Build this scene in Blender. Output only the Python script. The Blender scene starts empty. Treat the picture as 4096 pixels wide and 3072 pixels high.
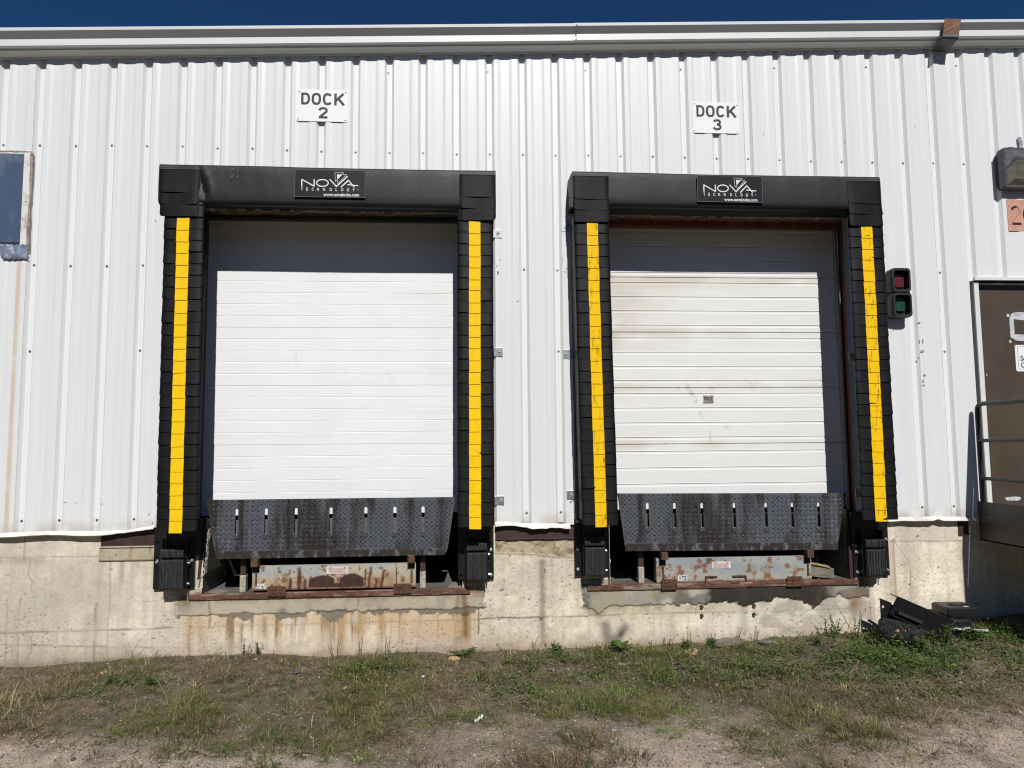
import bpy, math, random
import numpy as np
from mathutils import Vector, Matrix

S = bpy.context.scene
COL = S.collection
RNG = np.random.default_rng(7)
random.seed(7)

# ------------------------------------------------------------------ camera
YAW, PITCH, ROLL = 0.0711, 0.0835, -0.0086
CAM = Vector((3.6991, -6.332, 1.7))
cy, sy = math.cos(YAW), math.sin(YAW)
fw = Vector((sy*math.cos(PITCH), cy*math.cos(PITCH), math.sin(PITCH)))
rt = Vector((cy, -sy, 0))
up = rt.cross(fw)
r2 = math.cos(ROLL)*rt + math.sin(ROLL)*up
u2 = -math.sin(ROLL)*rt + math.cos(ROLL)*up
cd = bpy.data.cameras.new('camera')
cam = bpy.data.objects.new('camera', cd)
COL.objects.link(cam)
cd.sensor_fit = 'HORIZONTAL'
cd.sensor_width = 36.0
cd.lens = 2840/4096*36.0
cd.clip_start = 0.05
cd.clip_end = 3000
cam.matrix_world = Matrix(((r2.x, u2.x, -fw.x, CAM.x), (r2.y, u2.y, -fw.y, CAM.y), (r2.z, u2.z, -fw.z, CAM.z), (0, 0, 0, 1)))
S.camera = cam

# ------------------------------------------------------------------ light
SUN_EL, SUN_AZ = 42.0, 5.2          # degrees; azimuth measured from straight behind the camera towards +X
el, az = math.radians(SUN_EL), math.radians(SUN_AZ)
to_sun = Vector((math.sin(az)*math.cos(el), -math.cos(az)*math.cos(el), math.sin(el)))
sl = bpy.data.lights.new('sun', 'SUN')
sl.energy = 3.88
sl.angle = math.radians(0.5)
sl.color = (1.0, 0.983, 0.955)
sun = bpy.data.objects.new('sun', sl)
COL.objects.link(sun)
sun.location = (4, -8, 9)
sun.rotation_euler = to_sun.to_track_quat('Z', 'Y').to_euler()

w = bpy.data.worlds.new('World')
S.world = w
w.use_nodes = True
nt = w.node_tree
nt.nodes.clear()
sky = nt.nodes.new('ShaderNodeTexSky')
sky.sky_type = 'NISHITA'
sky.sun_disc = False
sky.sun_elevation = el
sky.sun_rotation = math.radians(180 - SUN_AZ)
sky.altitude = 2500
sky.air_density = 0.65
sky.dust_density = 0.0
sky.ozone_density = 5.0
bg = nt.nodes.new('ShaderNodeBackground')
bg.inputs['Strength'].default_value = 0.05
wo = nt.nodes.new('ShaderNodeOutputWorld')
hs = nt.nodes.new('ShaderNodeHueSaturation')      # the deep clean blue of a dry high-altitude sky
hs.inputs['Saturation'].default_value = 1.18
hs.inputs['Value'].default_value = 1.34
nt.links.new(sky.outputs[0], hs.inputs['Color'])
nt.links.new(hs.outputs[0], bg.inputs[0])
nt.links.new(bg.outputs[0], wo.inputs[0])

S.view_settings.view_transform = 'Standard'
S.view_settings.look = 'None'
S.view_settings.exposure = 0.0
S.view_settings.gamma = 1.0
S.view_settings.use_curve_mapping = False
S.render.engine = 'CYCLES'
S.cycles.max_bounces = 5
S.cycles.use_adaptive_sampling = False
S.cycles.use_denoising = True
S.cycles.denoising_prefilter = 'ACCURATE'
S.cycles.pixel_filter_type = 'BLACKMAN_HARRIS'
S.cycles.filter_width = 1.15
S.cycles.sample_clamp_indirect = 4.0

# ------------------------------------------------------------------ helpers
ORG = {}

def org_of(parent):
    return ORG.get(parent.name, (0, 0, 0)) if parent else (0, 0, 0)

def thing(name, label, cat, loc=(0, 0, 0), group=None):
    o = bpy.data.objects.new(name, None)
    COL.objects.link(o)
    o.empty_display_size = 0.1
    o.location = loc
    ORG[o.name] = tuple(loc)
    o['label'] = label
    o['category'] = cat
    if group:
        o['group'] = group
    return o

def tag(o, label, cat, group=None):
    o['label'] = label
    o['category'] = cat
    if group:
        o['group'] = group
    return o

def link_mesh(name, me, mats, parent=None, label=None, org=None):
    o = bpy.data.objects.new(name, me)
    COL.objects.link(o)
    for m in (mats if isinstance(mats, (list, tuple)) else [mats]):
        me.materials.append(m)
    if parent:
        o.parent = parent
        org = org_of(parent)
    if org:
        me.transform(Matrix.Translation((-org[0], -org[1], -org[2])))
        ORG[o.name] = tuple(org)
        if not parent:
            o.location = org
    if label:
        o['label'] = label
    return o

class MB:
    """collects geometry in world metres; build() links it as one mesh object"""
    def __init__(self):
        self.v, self.f, self.m = [], [], []
    def add(self, vs, fs, m=0):
        b = len(self.v)
        self.v += [tuple(p) for p in vs]
        self.f += [tuple(b+i for i in f) for f in fs]
        self.m += [m]*len(fs)
    def box(self, x0, x1, y0, y1, z0, z1, m=0):
        vs = [(x, y, z) for z in (z0, z1) for y in (y0, y1) for x in (x0, x1)]
        self.add(vs, [(0, 2, 3, 1), (4, 5, 7, 6), (0, 1, 5, 4), (2, 6, 7, 3), (0, 4, 6, 2), (1, 3, 7, 5)], m)
    def hexa(self, p, m=0):      # 8 points, bottom four then top four (same winding, counter-clockwise from above)
        self.add(p, [(3, 2, 1, 0), (4, 5, 6, 7), (0, 1, 5, 4), (1, 2, 6, 5), (2, 3, 7, 6), (3, 0, 4, 7)], m)
    def prism_x(self, prof, x0, x1, m=0, dz0=0.0, dz1=0.0, cap=True):   # prof: (y, z) pairs
        n = len(prof)
        vs = [(x0, y, z+dz0) for y, z in prof] + [(x1, y, z+dz1) for y, z in prof]
        fs = [(i, (i+1) % n, n+(i+1) % n, n+i) for i in range(n)]
        if cap:
            fs += [tuple(range(n))[::-1], tuple(range(n, 2*n))]
        self.add(vs, fs, m)
    def poly(self, pts, y0, y1, m=0):     # pts: (x, z) counter-clockwise seen from the front; front face at y0
        n = len(pts)
        vs = [(x, y0, z) for x, z in pts] + [(x, y1, z) for x, z in pts]
        fs = [tuple(range(n)), tuple(range(n, 2*n))[::-1]] + [(i, n+i, n+(i+1) % n, (i+1) % n) for i in range(n)]
        self.add(vs, fs, m)
    def cyl(self, a, b, r0, r1=None, n=12, m=0, cap=True):
        r1 = r0 if r1 is None else r1
        a, b = Vector(a), Vector(b)
        d = (b-a).normalized()
        t = Vector((0, 0, 1)) if abs(d.z) < .9 else Vector((1, 0, 0))
        u = d.cross(t).normalized()
        w_ = d.cross(u)
        vs = []
        for c, r in ((a, r0), (b, r1)):
            for i in range(n):
                q = 2*math.pi*i/n
                vs.append(c + r*(math.cos(q)*u + math.sin(q)*w_))
        fs = [(i, (i+1) % n, n+(i+1) % n, n+i) for i in range(n)]
        if cap:
            fs += [tuple(range(n))[::-1], tuple(range(n, 2*n))]
        self.add(vs, fs, m)
    def tube(self, pts, r, n=10, m=0):
        pts = [Vector(p) for p in pts]
        rings = []
        for i, p in enumerate(pts):
            d = (pts[min(i+1, len(pts)-1)] - pts[max(i-1, 0)]).normalized()
            t = Vector((1, 0, 0)) if abs(d.x) < .9 else Vector((0, 0, 1))
            u = d.cross(t).normalized()
            w_ = d.cross(u)
            rr = r[i] if isinstance(r, (list, tuple)) else r
            rings.append([p + rr*(math.cos(2*math.pi*k/n)*u + math.sin(2*math.pi*k/n)*w_) for k in range(n)])
        vs = [q for ring in rings for q in ring]
        fs = []
        for i in range(len(pts)-1):
            for k in range(n):
                fs.append((i*n+k, i*n+(k+1) % n, (i+1)*n+(k+1) % n, (i+1)*n+k))
        fs += [tuple(range(n))[::-1], tuple(range((len(pts)-1)*n, len(pts)*n))]
        self.add(vs, fs, m)
    def dome(self, c, r, h, n=10, m=0):    # bolt head on a wall, facing -Y
        x, y, z = c
        vs = [(x+r*math.cos(2*math.pi*i/n), y, z+r*math.sin(2*math.pi*i/n)) for i in range(n)]
        vs += [(x+.7*r*math.cos(2*math.pi*i/n), y-.75*h, z+.7*r*math.sin(2*math.pi*i/n)) for i in range(n)]
        vs += [(x, y-h, z)]
        fs = [(i, (i+1) % n, n+(i+1) % n, n+i) for i in range(n)] + [(n+i, n+(i+1) % n, 2*n) for i in range(n)]
        self.add(vs, fs, m)
    def grid(self, P, m=0, flip=False):    # P: array (nu, nv, 3)
        nu, nv = P.shape[:2]
        fs = []
        for i in range(nu-1):
            for j in range(nv-1):
                q = (i*nv+j, (i+1)*nv+j, (i+1)*nv+j+1, i*nv+j+1)
                fs.append(q[::-1] if flip else q)
        self.add(P.reshape(-1, 3).tolist(), fs, m)
    def extend(self, other, m=None):
        b = len(self.v)
        self.v += other.v
        self.f += [tuple(b+i for i in f) for f in other.f]
        self.m += other.m if m is None else [m]*len(other.f)
    def build(self, name, mats, parent=None, label=None, org=None, smooth=False, bevel=0, bevel_seg=2, sharp=None):
        me = bpy.data.meshes.new(name)
        me.from_pydata(self.v, [], self.f)
        me.polygons.foreach_set('material_index', self.m)
        if smooth:
            me.polygons.foreach_set('use_smooth', [True]*len(self.f))
        me.update()
        o = link_mesh(name, me, mats, parent, label, org)
        if smooth and sharp:
            me.set_sharp_from_angle(angle=math.radians(sharp))
        if bevel:
            b = o.modifiers.new('bevel', 'BEVEL')
            b.width = bevel
            b.segments = bevel_seg
            b.limit_method = 'ANGLE'
            b.angle_limit = math.radians(40)
        return o

def fast_mesh(name, V, quads=None, tris=None, colors=None, smooth=False):
    """numpy mesh: V (n,3); quads (a,4); tris (b,3); colors (n,3) -> point attribute 'col'"""
    me = bpy.data.meshes.new(name)
    nq = 0 if quads is None else len(quads)
    ntr = 0 if tris is None else len(tris)
    me.vertices.add(len(V))
    me.vertices.foreach_set('co', np.asarray(V, np.float32).ravel())
    loops = np.concatenate([a.ravel() for a in (quads, tris) if a is not None]).astype(np.int32)
    me.loops.add(len(loops))
    me.loops.foreach_set('vertex_index', loops)
    me.polygons.add(nq+ntr)
    st = np.concatenate([np.arange(nq)*4, nq*4+np.arange(ntr)*3]).astype(np.int32)
    me.polygons.foreach_set('loop_start', st)
    me.update(calc_edges=True)
    me.validate()
    if colors is not None:
        a = me.color_attributes.new('col', 'FLOAT_COLOR', 'POINT')
        a.data.foreach_set('color', np.concatenate([np.clip(colors, 0, 1), np.ones((len(V), 1))], 1).astype(np.float32).ravel())
    me.polygons.foreach_set('use_smooth', np.full(len(me.polygons), bool(smooth)))
    return me

def grid_quads(nu, nv, mask=None):
    i, j = np.meshgrid(np.arange(nu-1), np.arange(nv-1), indexing='ij')
    q = np.stack([i*nv+j, (i+1)*nv+j, (i+1)*nv+j+1, i*nv+j+1], -1)
    return q[mask] if mask is not None else q.reshape(-1, 4)

# ---- numpy noise
def _h(ix, iy, s):
    h = (ix.astype(np.int64)*374761393 + iy.astype(np.int64)*668265263 + s*1442695041) & 0xffffffff
    h = ((h ^ (h >> 13))*1274126177) & 0xffffffff
    h = h ^ (h >> 16)
    return (h & 0xffff)/65535.0

def vnoise(x, y, s=0):
    x, y = np.asarray(x, float), np.asarray(y, float)
    ix, iy = np.floor(x), np.floor(y)
    fx, fy = x-ix, y-iy
    fx, fy = fx*fx*(3-2*fx), fy*fy*(3-2*fy)
    a, b = _h(ix, iy, s), _h(ix+1, iy, s)
    c, d = _h(ix, iy+1, s), _h(ix+1, iy+1, s)
    return (a*(1-fx)+b*fx)*(1-fy) + (c*(1-fx)+d*fx)*fy

def fbm(x, y, s=0, o=4):
    t, a, n = 0, 1.0, 0
    for k in range(o):
        t = t + a*vnoise(x*2**k + 17.3*k, y*2**k - 9.1*k, s+k)
        n += a
        a *= .55
    return t/n

def sstep(a, b, x):
    t = np.clip((x-a)/(b-a), 0, 1)
    return t*t*(3-2*t)

def mixc(c, col, m):
    return c*(1-m[..., None]) + np.asarray(col)*m[..., None]

# ---- materials
def mat(name, color, color2=None, rough=.6, metal=0.0, nscale=6.0, bump=0.0, bscale=40.0, stretch=(1, 1, 1), attr=None,
        spec=.5, contrast=(.35, .65), rough2=None, bump_dist=.004, coat=0, transl=0):
    m = bpy.data.materials.new(name)
    m.use_nodes = True
    n, l = m.node_tree.nodes, m.node_tree.links
    p = n['Principled BSDF']
    p.inputs['Roughness'].default_value = rough
    p.inputs['Metallic'].default_value = metal
    p.inputs['Specular IOR Level'].default_value = spec
    if coat:
        p.inputs['Coat Weight'].default_value = coat
    tc = n.new('ShaderNodeTexCoord')
    mp = n.new('ShaderNodeMapping')
    mp.inputs['Scale'].default_value = stretch
    l.new(tc.outputs['Object'], mp.inputs['Vector'])
    no = n.new('ShaderNodeTexNoise')
    no.inputs['Scale'].default_value = nscale
    no.inputs['Detail'].default_value = 6
    no.inputs['Roughness'].default_value = .62
    l.new(mp.outputs[0], no.inputs['Vector'])
    rp = n.new('ShaderNodeValToRGB')
    rp.color_ramp.elements[0].position, rp.color_ramp.elements[1].position = contrast
    l.new(no.outputs['Fac'], rp.inputs['Fac'])
    c2 = color2 or color
    if attr:
        at = n.new('ShaderNodeAttribute')
        at.attribute_name = attr
        rp.color_ramp.elements[0].color = (*color, 1)
        rp.color_ramp.elements[1].color = (*c2, 1)
        mx = n.new('ShaderNodeMix')
        mx.data_type = 'RGBA'
        mx.blend_type = 'MULTIPLY'
        mx.inputs[0].default_value = 1
        l.new(at.outputs['Color'], mx.inputs[6])
        l.new(rp.outputs['Color'], mx.inputs[7])
        out = mx.outputs[2]
    else:
        rp.color_ramp.elements[0].color = (*color, 1)
        rp.color_ramp.elements[1].color = (*c2, 1)
        out = rp.outputs['Color']
    l.new(out, p.inputs['Base Color'])
    if rough2 is not None:
        mr = n.new('ShaderNodeMapRange')
        mr.inputs['To Min'].default_value = rough
        mr.inputs['To Max'].default_value = rough2
        l.new(no.outputs['Fac'], mr.inputs['Value'])
        l.new(mr.outputs[0], p.inputs['Roughness'])
    if bump:
        nb = n.new('ShaderNodeTexNoise')
        nb.inputs['Scale'].default_value = bscale
        nb.inputs['Detail'].default_value = 5
        l.new(mp.outputs[0], nb.inputs['Vector'])
        bp = n.new('ShaderNodeBump')
        bp.inputs['Strength'].default_value = bump
        bp.inputs['Distance'].default_value = bump_dist
        l.new(nb.outputs['Fac'], bp.inputs['Height'])
        l.new(bp.outputs[0], p.inputs['Normal'])
    if transl:
        tr = n.new('ShaderNodeBsdfTranslucent')
        l.new(out, tr.inputs['Color'])
        ms = n.new('ShaderNodeMixShader')
        ms.inputs[0].default_value = transl
        l.new(p.outputs[0], ms.inputs[1])
        l.new(tr.outputs[0], ms.inputs[2])
        l.new(ms.outputs[0], n['Material Output'].inputs['Surface'])
    return m

M = {}
M['siding'] = mat('white_siding', (.755, .762, .75), (.82, .825, .812), rough=.38, nscale=3, stretch=(14, 1, .25), contrast=(.25, .7), bump=.12, bscale=.8, bump_dist=.02)
M['trim'] = mat('white_trim', (.72, .72, .70), (.79, .79, .775), rough=.4, nscale=2.5, stretch=(.4, 3, 5), bump=.1, bscale=2, bump_dist=.01)
M['flash'] = mat('dirty_flashing', (.50, .46, .39), (.80, .79, .77), rough=.35, nscale=4, contrast=(.25, .5), bump=.4, bscale=7, bump_dist=.012)
M['screw'] = mat('screw_metal', (.22, .22, .22), (.32, .31, .3), rough=.35, metal=.8)
M['concrete'] = mat('concrete', (.88, .87, .86), (1.08, 1.08, 1.08), rough=.88, nscale=85, attr='col', bump=.35, bscale=120, bump_dist=.003, spec=.25)
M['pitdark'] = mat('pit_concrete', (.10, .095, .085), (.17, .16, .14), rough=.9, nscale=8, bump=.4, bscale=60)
M['brown'] = mat('brown_steel', (.035, .017, .015), (.075, .038, .03), rough=.55, nscale=5, bump=.15, bscale=60, contrast=(.3, .7))
M['rust'] = mat('rusty_steel', (.05, .022, .014), (.16, .07, .035), rough=.8, nscale=25, bump=.4, bscale=90)
M['redjamb'] = mat('red_primer_steel', (.13, .046, .033), (.22, .085, .062), rough=.6, nscale=9, stretch=(2, 2, .7), bump=.2, bscale=40)
M['greyjamb'] = mat('dark_jamb', (.03, .03, .032), (.055, .053, .052), rough=.6, nscale=8)
M['galv'] = mat('galvanized', (.42, .45, .48), (.62, .64, .66), rough=.38, metal=.85, nscale=30)
M['galvdull'] = mat('dull_galvanized', (.30, .31, .32), (.42, .43, .43), rough=.5, metal=.4, nscale=14)
M['vinyl'] = mat('black_vinyl', (.009, .009, .010), (.014, .014, .015), rough=.46, nscale=5, bump=.25, bscale=7, bump_dist=.012, spec=.4, rough2=.6)
M['pleat'] = mat('pleat_vinyl', (.0045, .0045, .005), (.009, .009, .0095), rough=.55, nscale=6, bump=.2, bscale=9, bump_dist=.008, spec=.22)
M['patch'] = mat('patch_vinyl', (.006, .006, .008), (.009, .009, .011), rough=.42, spec=.3, bump=.2, bscale=12, bump_dist=.006)
M['yellow'] = mat('yellow_vinyl', (.90, .52, .003), (.97, .61, .008), rough=.65, spec=.15, nscale=22, bump=.2, bscale=25, bump_dist=.004, contrast=(.3, .55))
M['yellowd'] = mat('scuffed_yellow_vinyl', (.17, .095, .015), (.94, .56, .005), rough=.65, spec=.15, nscale=8, stretch=(7, 1, 1.3), bump=.25, bscale=25, bump_dist=.004, contrast=(.29, .45))
M['stitch'] = mat('seam_thread', (.22, .22, .23), rough=.8)
M['white'] = mat('white_lettering', (.80, .80, .80), rough=.5)
M['signwhite'] = mat('white_sign_plate', (.90, .90, .90), (.93, .93, .93), rough=.35, nscale=4)
M['ink'] = mat('black_lettering', (.010, .010, .011), (.020, .020, .021), rough=.5, nscale=20)
M['greyink'] = mat('grey_lettering', (.06, .065, .075), rough=.6)
M['rubber'] = mat('laminated_rubber', (.012, .012, .013), (.04, .04, .041), rough=.7, nscale=12, stretch=(9, 1, 1), bump=.5, bscale=45, bump_dist=.004)
M['blacksteel'] = mat('black_steel', (.007, .007, .008), (.015, .015, .016), rough=.35, nscale=20)
M['lip'] = mat('tread_plate_steel', (.030, .025, .023), (.088, .096, .110), rough=.55, metal=0.0, spec=.3, nscale=2.6, stretch=(1.6, 1, .3), contrast=(.44, .54), bump=.25, bscale=55, bump_dist=.002)
M['tread'] = mat('worn_tread_lug', (.10, .085, .075), (.75, .73, .70), rough=.30, metal=1.0, nscale=38, contrast=(.42, .68))
M['peg'] = mat('worn_steel_peg', (.075, .078, .085), (.12, .125, .135), rough=.4, metal=.4, nscale=30)
M['lipedge'] = mat('scraped_lip_edge', (.028, .020, .017), (.17, .18, .19), rough=.6, metal=.2, nscale=9, stretch=(3, 1, 1.4), contrast=(.52, .7))
M['panel'] = mat('rusty_white_panel', (.88, .88, .88), (1, 1, 1), rough=.55, attr='col', nscale=60, bump=.2, bscale=80, bump_dist=.002)
M['cream'] = mat('chipped_cream_paint', (.24, .16, .09), (.46, .43, .36), rough=.6, nscale=22, contrast=(.3, .5))
M['paper'] = mat('paper', (.62, .60, .56), (.78, .77, .75), rough=.8, nscale=20)
M['redink'] = mat('red_print', (.42, .05, .05), rough=.7)
M['skyglass'] = mat('scratched_sky_reflection_pane', (.075, .110, .175), (.22, .26, .31), rough=.3, nscale=7, stretch=(1, 1, .5), contrast=(.52, .80), spec=.5)  # sky reflection put into the blue base colour; scratches are the pane's own
M['caulk'] = mat('brown_caulk', (.22, .16, .11), (.45, .38, .32), rough=.8, nscale=30, bump=.4)
M['foil'] = mat('foil_tape', (.45, .50, .62), (.85, .87, .92), rough=.38, metal=.9, nscale=12, bump=.3, bscale=9, bump_dist=.02)
M['doorbrown'] = mat('brown_door_paint', (.064, .043, .028), (.088, .062, .040), rough=.5, nscale=2.2)
M['railbrown'] = mat('dark_brown_paint', (.022, .018, .016), (.036, .028, .024), rough=.42, nscale=9)
M['doorwhite'] = mat('white_door_skin', (.96, .96, .96), (1, 1, 1), rough=.5, attr='col', nscale=9, stretch=(.4, 1, 6), bump=.3, bscale=14, bump_dist=.0025)
M['doordirty'] = mat('weathered_door_skin', (.95, .95, .95), (1, 1, 1), rough=.5, attr='col', nscale=8, stretch=(.3, 1, 3))
M['plasticgrey'] = mat('dark_grey_plastic', (.014, .015, .017), (.024, .025, .027), rough=.5, nscale=10)
M['boxplastic'] = mat('black_box_plastic', (.008, .008, .010), (.014, .014, .016), rough=.45, nscale=10)
M['black'] = mat('matt_black', (.004, .004, .004), rough=.9)
M['redlens'] = mat('red_lens', (.10, .016, .020), (.16, .028, .034), rough=.25, nscale=30, bump=.3, bscale=120)
M['greenlens'] = mat('green_lens', (.012, .055, .038), (.020, .085, .058), rough=.25, nscale=30, bump=.3, bscale=120)
M['lamphouse'] = mat('weathered_lamp_housing', (.055, .056, .06), (.10, .10, .105), rough=.5, nscale=12)
M['lampglass'] = mat('dirty_lamp_glass', (.085, .078, .055), (.17, .155, .115), rough=.25, nscale=7, stretch=(1, 1, 3))
M['salmon'] = mat('salmon_paint', (.55, .27, .19), (.66, .36, .27), rough=.6, nscale=12)
M['plate_o'] = mat('faded_orange_plate', (.13, .05, .025), (.26, .12, .055), rough=.45, nscale=10)
M['plate_b'] = mat('grey_plate_band', (.06, .055, .055), (.09, .085, .08), rough=.5)
M['script'] = mat('faded_script', (.30, .16, .13), rough=.6)
M['platetext'] = mat('plate_text', (.25, .25, .25), rough=.6)
M['insul'] = mat('torn_insulation', (.10, .055, .022), (.36, .25, .14), rough=.95, nscale=35, bump=.8, bscale=50)
M['charwood'] = mat('charred_rubber', (.010, .010, .010), (.05, .049, .046), rough=.75, nscale=14, stretch=(10, 2, 2), bump=.9, bscale=30, bump_dist=.012)
M['yfoam'] = mat('yellow_foam', (.62, .36, .05), (.7, .5, .12), rough=.9, nscale=30)
M['wood'] = mat('weathered_wood', (.13, .11, .09), (.28, .24, .19), rough=.9, nscale=9, stretch=(1, 8, 8), bump=.5, bscale=40)
M['woodlight'] = mat('split_wood', (.34, .22, .10), (.50, .36, .2), rough=.85, nscale=10, stretch=(1, 8, 8))
M['rock'] = mat('grey_rock', (.10, .095, .09), (.22, .20, .18), rough=.9, nscale=12, bump=.6, bscale=30)
M['ground'] = mat('soil_and_grit', (.38, .37, .36), (1.6, 1.57, 1.53), rough=.95, attr='col', nscale=120, contrast=(.32, .66), bump=.9, bscale=120, bump_dist=.014, spec=.15)
M['foliage'] = mat('foliage', (.85, .85, .85), (1.1, 1.1, 1.05), rough=.6, attr='col', nscale=8, spec=.3, transl=.28)
M['stone'] = mat('gravel_stone', (.8, .8, .8), (1.1, 1.1, 1.1), rough=.9, attr='col', nscale=60, spec=.2)
M['peeled'] = mat('peeling_trim', (.42, .34, .27), (.78, .76, .72), rough=.6, nscale=9, contrast=(.28, .5), bump=.3, bscale=25)
M['scuff'] = mat('scuff', (.10, .09, .085), (.42, .40, .38), rough=.8, nscale=60)
M['roof'] = mat('roof_sheet', (.66, .67, .67), (.74, .74, .74), rough=.4, nscale=2)
M['dark_in'] = mat('dark_interior', (.02, .02, .02), (.035, .034, .032), rough=.9)

# siding: a tan streak below the window and grime along the bottom edge
def siding_extra(m):
    n, l = m.node_tree.nodes, m.node_tree.links
    p = n['Principled BSDF']
    src = p.inputs['Base Color'].links[0].from_socket
    tc = n.new('ShaderNodeTexCoord')
    sp = n.new('ShaderNodeSeparateXYZ')
    l.new(tc.outputs['Object'], sp.inputs[0])
    def rng(sock, a, b):
        r = n.new('ShaderNodeMapRange')
        r.interpolation_type = 'SMOOTHSTEP'
        r.inputs['From Min'].default_value, r.inputs['From Max'].default_value = a, b
        l.new(sock, r.inputs['Value'])
        return r.outputs[0]
    def mul(a, b):
        q = n.new('ShaderNodeMath')
        q.operation = 'MULTIPLY'
        l.new(a, q.inputs[0])
        if isinstance(b, float):
            q.inputs[1].default_value = b
        else:
            l.new(b, q.inputs[1])
        return q.outputs[0]
    no = n.new('ShaderNodeTexNoise')
    no.inputs['Scale'].default_value = 5
    no.inputs['Detail'].default_value = 5
    l.new(tc.outputs['Object'], no.inputs['Vector'])
    ad = n.new('ShaderNodeMath')
    ad.operation = 'ADD'
    ad.inputs[1].default_value = .105
    l.new(sp.outputs['X'], ad.inputs[0])
    ab = n.new('ShaderNodeMath')
    ab.operation = 'ABSOLUTE'
    l.new(ad.outputs[0], ab.inputs[0])
    streak = mul(mul(mul(rng(ab.outputs[0], .034, .006), rng(sp.outputs['Z'], 3.40, 3.25)), rng(no.outputs['Fac'], .1, .6)), .55)
    grime = mul(mul(rng(sp.outputs['Z'], 1.12, .98), rng(no.outputs['Fac'], .36, .62)), .55)
    for fac, col in ((streak, (.60, .40, .15, 1)), (grime, (.40, .31, .22, 1))):
        mx = n.new('ShaderNodeMix')
        mx.data_type = 'RGBA'
        l.new(fac, mx.inputs[0])
        l.new(src, mx.inputs[6])
        mx.inputs[7].default_value = col
        src = mx.outputs[2]
    l.new(src, p.inputs['Base Color'])
siding_extra(M['siding'])

# ---- lettering and cut-out plates (curves filled and turned into meshes)
def curve_to_mb(cv, m=0):
    o = bpy.data.objects.new('tmp_curve', cv)
    COL.objects.link(o)
    bpy.context.view_layer.update()
    dg = bpy.context.evaluated_depsgraph_get()
    me = o.evaluated_get(dg).to_mesh()
    vs = [tuple(v.co) for v in me.vertices]
    fs = [tuple(p.vertices) for p in me.polygons]
    o.evaluated_get(dg).to_mesh_clear()
    bpy.data.objects.remove(o)
    return vs, fs

def glyphs(mb, txt, x0, x1, z0, z1, y, m=0, bold=0.0, thick=.0008, shear=0):
    cv = bpy.data.curves.new('txt', 'FONT')
    cv.body = txt
    cv.offset = bold
    cv.resolution_u = 4
    cv.shear = shear
    vs, fs = curve_to_mb(cv)
    bpy.data.curves.remove(cv)
    a = np.array(vs)
    lo, hi = a.min(0), a.max(0)
    out = [(x0+(p[0]-lo[0])/(hi[0]-lo[0])*(x1-x0), y, z0+(p[1]-lo[1])/(hi[1]-lo[1])*(z1-z0)) for p in vs]
    mb.add(out, fs, m)

def cutout(mb, outer, holes, y0, y1, m=0):
    """flat plate in the XZ plane with holes; front at y0, back at y1"""
    cv = bpy.data.curves.new('cut', 'CURVE')
    cv.dimensions = '2D'
    cv.fill_mode = 'BOTH'
    cv.extrude = abs(y1-y0)/2
    for loop in [outer]+holes:
        s = cv.splines.new('POLY')
        s.points.add(len(loop)-1)
        for p, q in zip(s.points, loop):
            p.co = (q[0], q[1], 0, 1)
        s.use_cyclic_u = True
    vs, fs = curve_to_mb(cv)
    bpy.data.curves.remove(cv)
    yc = (y0+y1)/2
    mb.add([(p[0], yc-p[2], p[1]) for p in vs], fs, m)

def rrect(x0, x1, z0, z1, r, n=5):
    pts = []
    for cx, cz, a0 in ((x1-r, z1-r, 0), (x0+r, z1-r, 90), (x0+r, z0+r, 180), (x1-r, z0+r, 270)):
        for i in range(n+1):
            a = math.radians(a0+90*i/n)
            pts.append((cx+r*math.cos(a), cz+r*math.sin(a)))
    return pts

STK = 0
def stroke(mb, pts, wdt, y, m=0):
    """polyline of even width in the XZ plane (lettering drawn by hand)"""
    global STK
    y_ = y
    for (ax, az_), (bx, bz) in zip(pts[:-1], pts[1:]):
        STK = (STK+1) % 40                      # overlapping strokes never share a plane
        y = y_-.00002*STK
        d = math.hypot(bx-ax, bz-az_)
        nx, nz = -(bz-az_)/d*wdt/2, (bx-ax)/d*wdt/2
        mb.add([(ax-nx, y, az_-nz), (bx-nx, y, bz-nz), (bx+nx, y, bz+nz), (ax+nx, y, az_+nz)], [(0, 1, 2, 3)], m)

def ring(mb, cx, cz, rx, rz, wdt, y, m=0, n=28):
    vs, fs = [], []
    for i in range(n):
        a = 2*math.pi*i/n
        for k in (-.5, .5):
            vs.append((cx+(rx+k*wdt)*math.cos(a), y, cz+(rz+k*wdt)*math.sin(a)))
    for i in range(n):
        j = (i+1) % n
        fs.append((2*i, 2*i+1, 2*j+1, 2*j))
    mb.add(vs, fs, m)

# ================================================================== ground
def ground_z(x, y):
    x, y = np.asarray(x, float), np.asarray(y, float)
    base = -.085 + .025*sstep(.2, 1.2, np.abs(x-1.1))*0 
    bank = .055*sstep(5.8, 6.8, x) + .10*sstep(7.0, 8.3, x) + .05*sstep(8.3, 9.3, x)
    z = base + bank*np.exp(-np.clip(-y, 0, 50)/1.3)
    near = np.exp(-(x-4.5)**2/400 - (y+2)**2/400)
    z = z + (fbm(x*.9, y*.9, 3)-.5)*.09*near + (fbm(x*4, y*4, 5)-.5)*.035*near
    z = z + .04*np.exp(-np.clip(-y, 0, 9)/.12)*(fbm(x*3, y*0, 8)-.3)*near
    z = z + 32*sstep(24, 110, -y)*(.8+.4*fbm(x*.012, y*.012, 9))          # unseen bank added behind the camera to block low sky light
    return z

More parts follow.
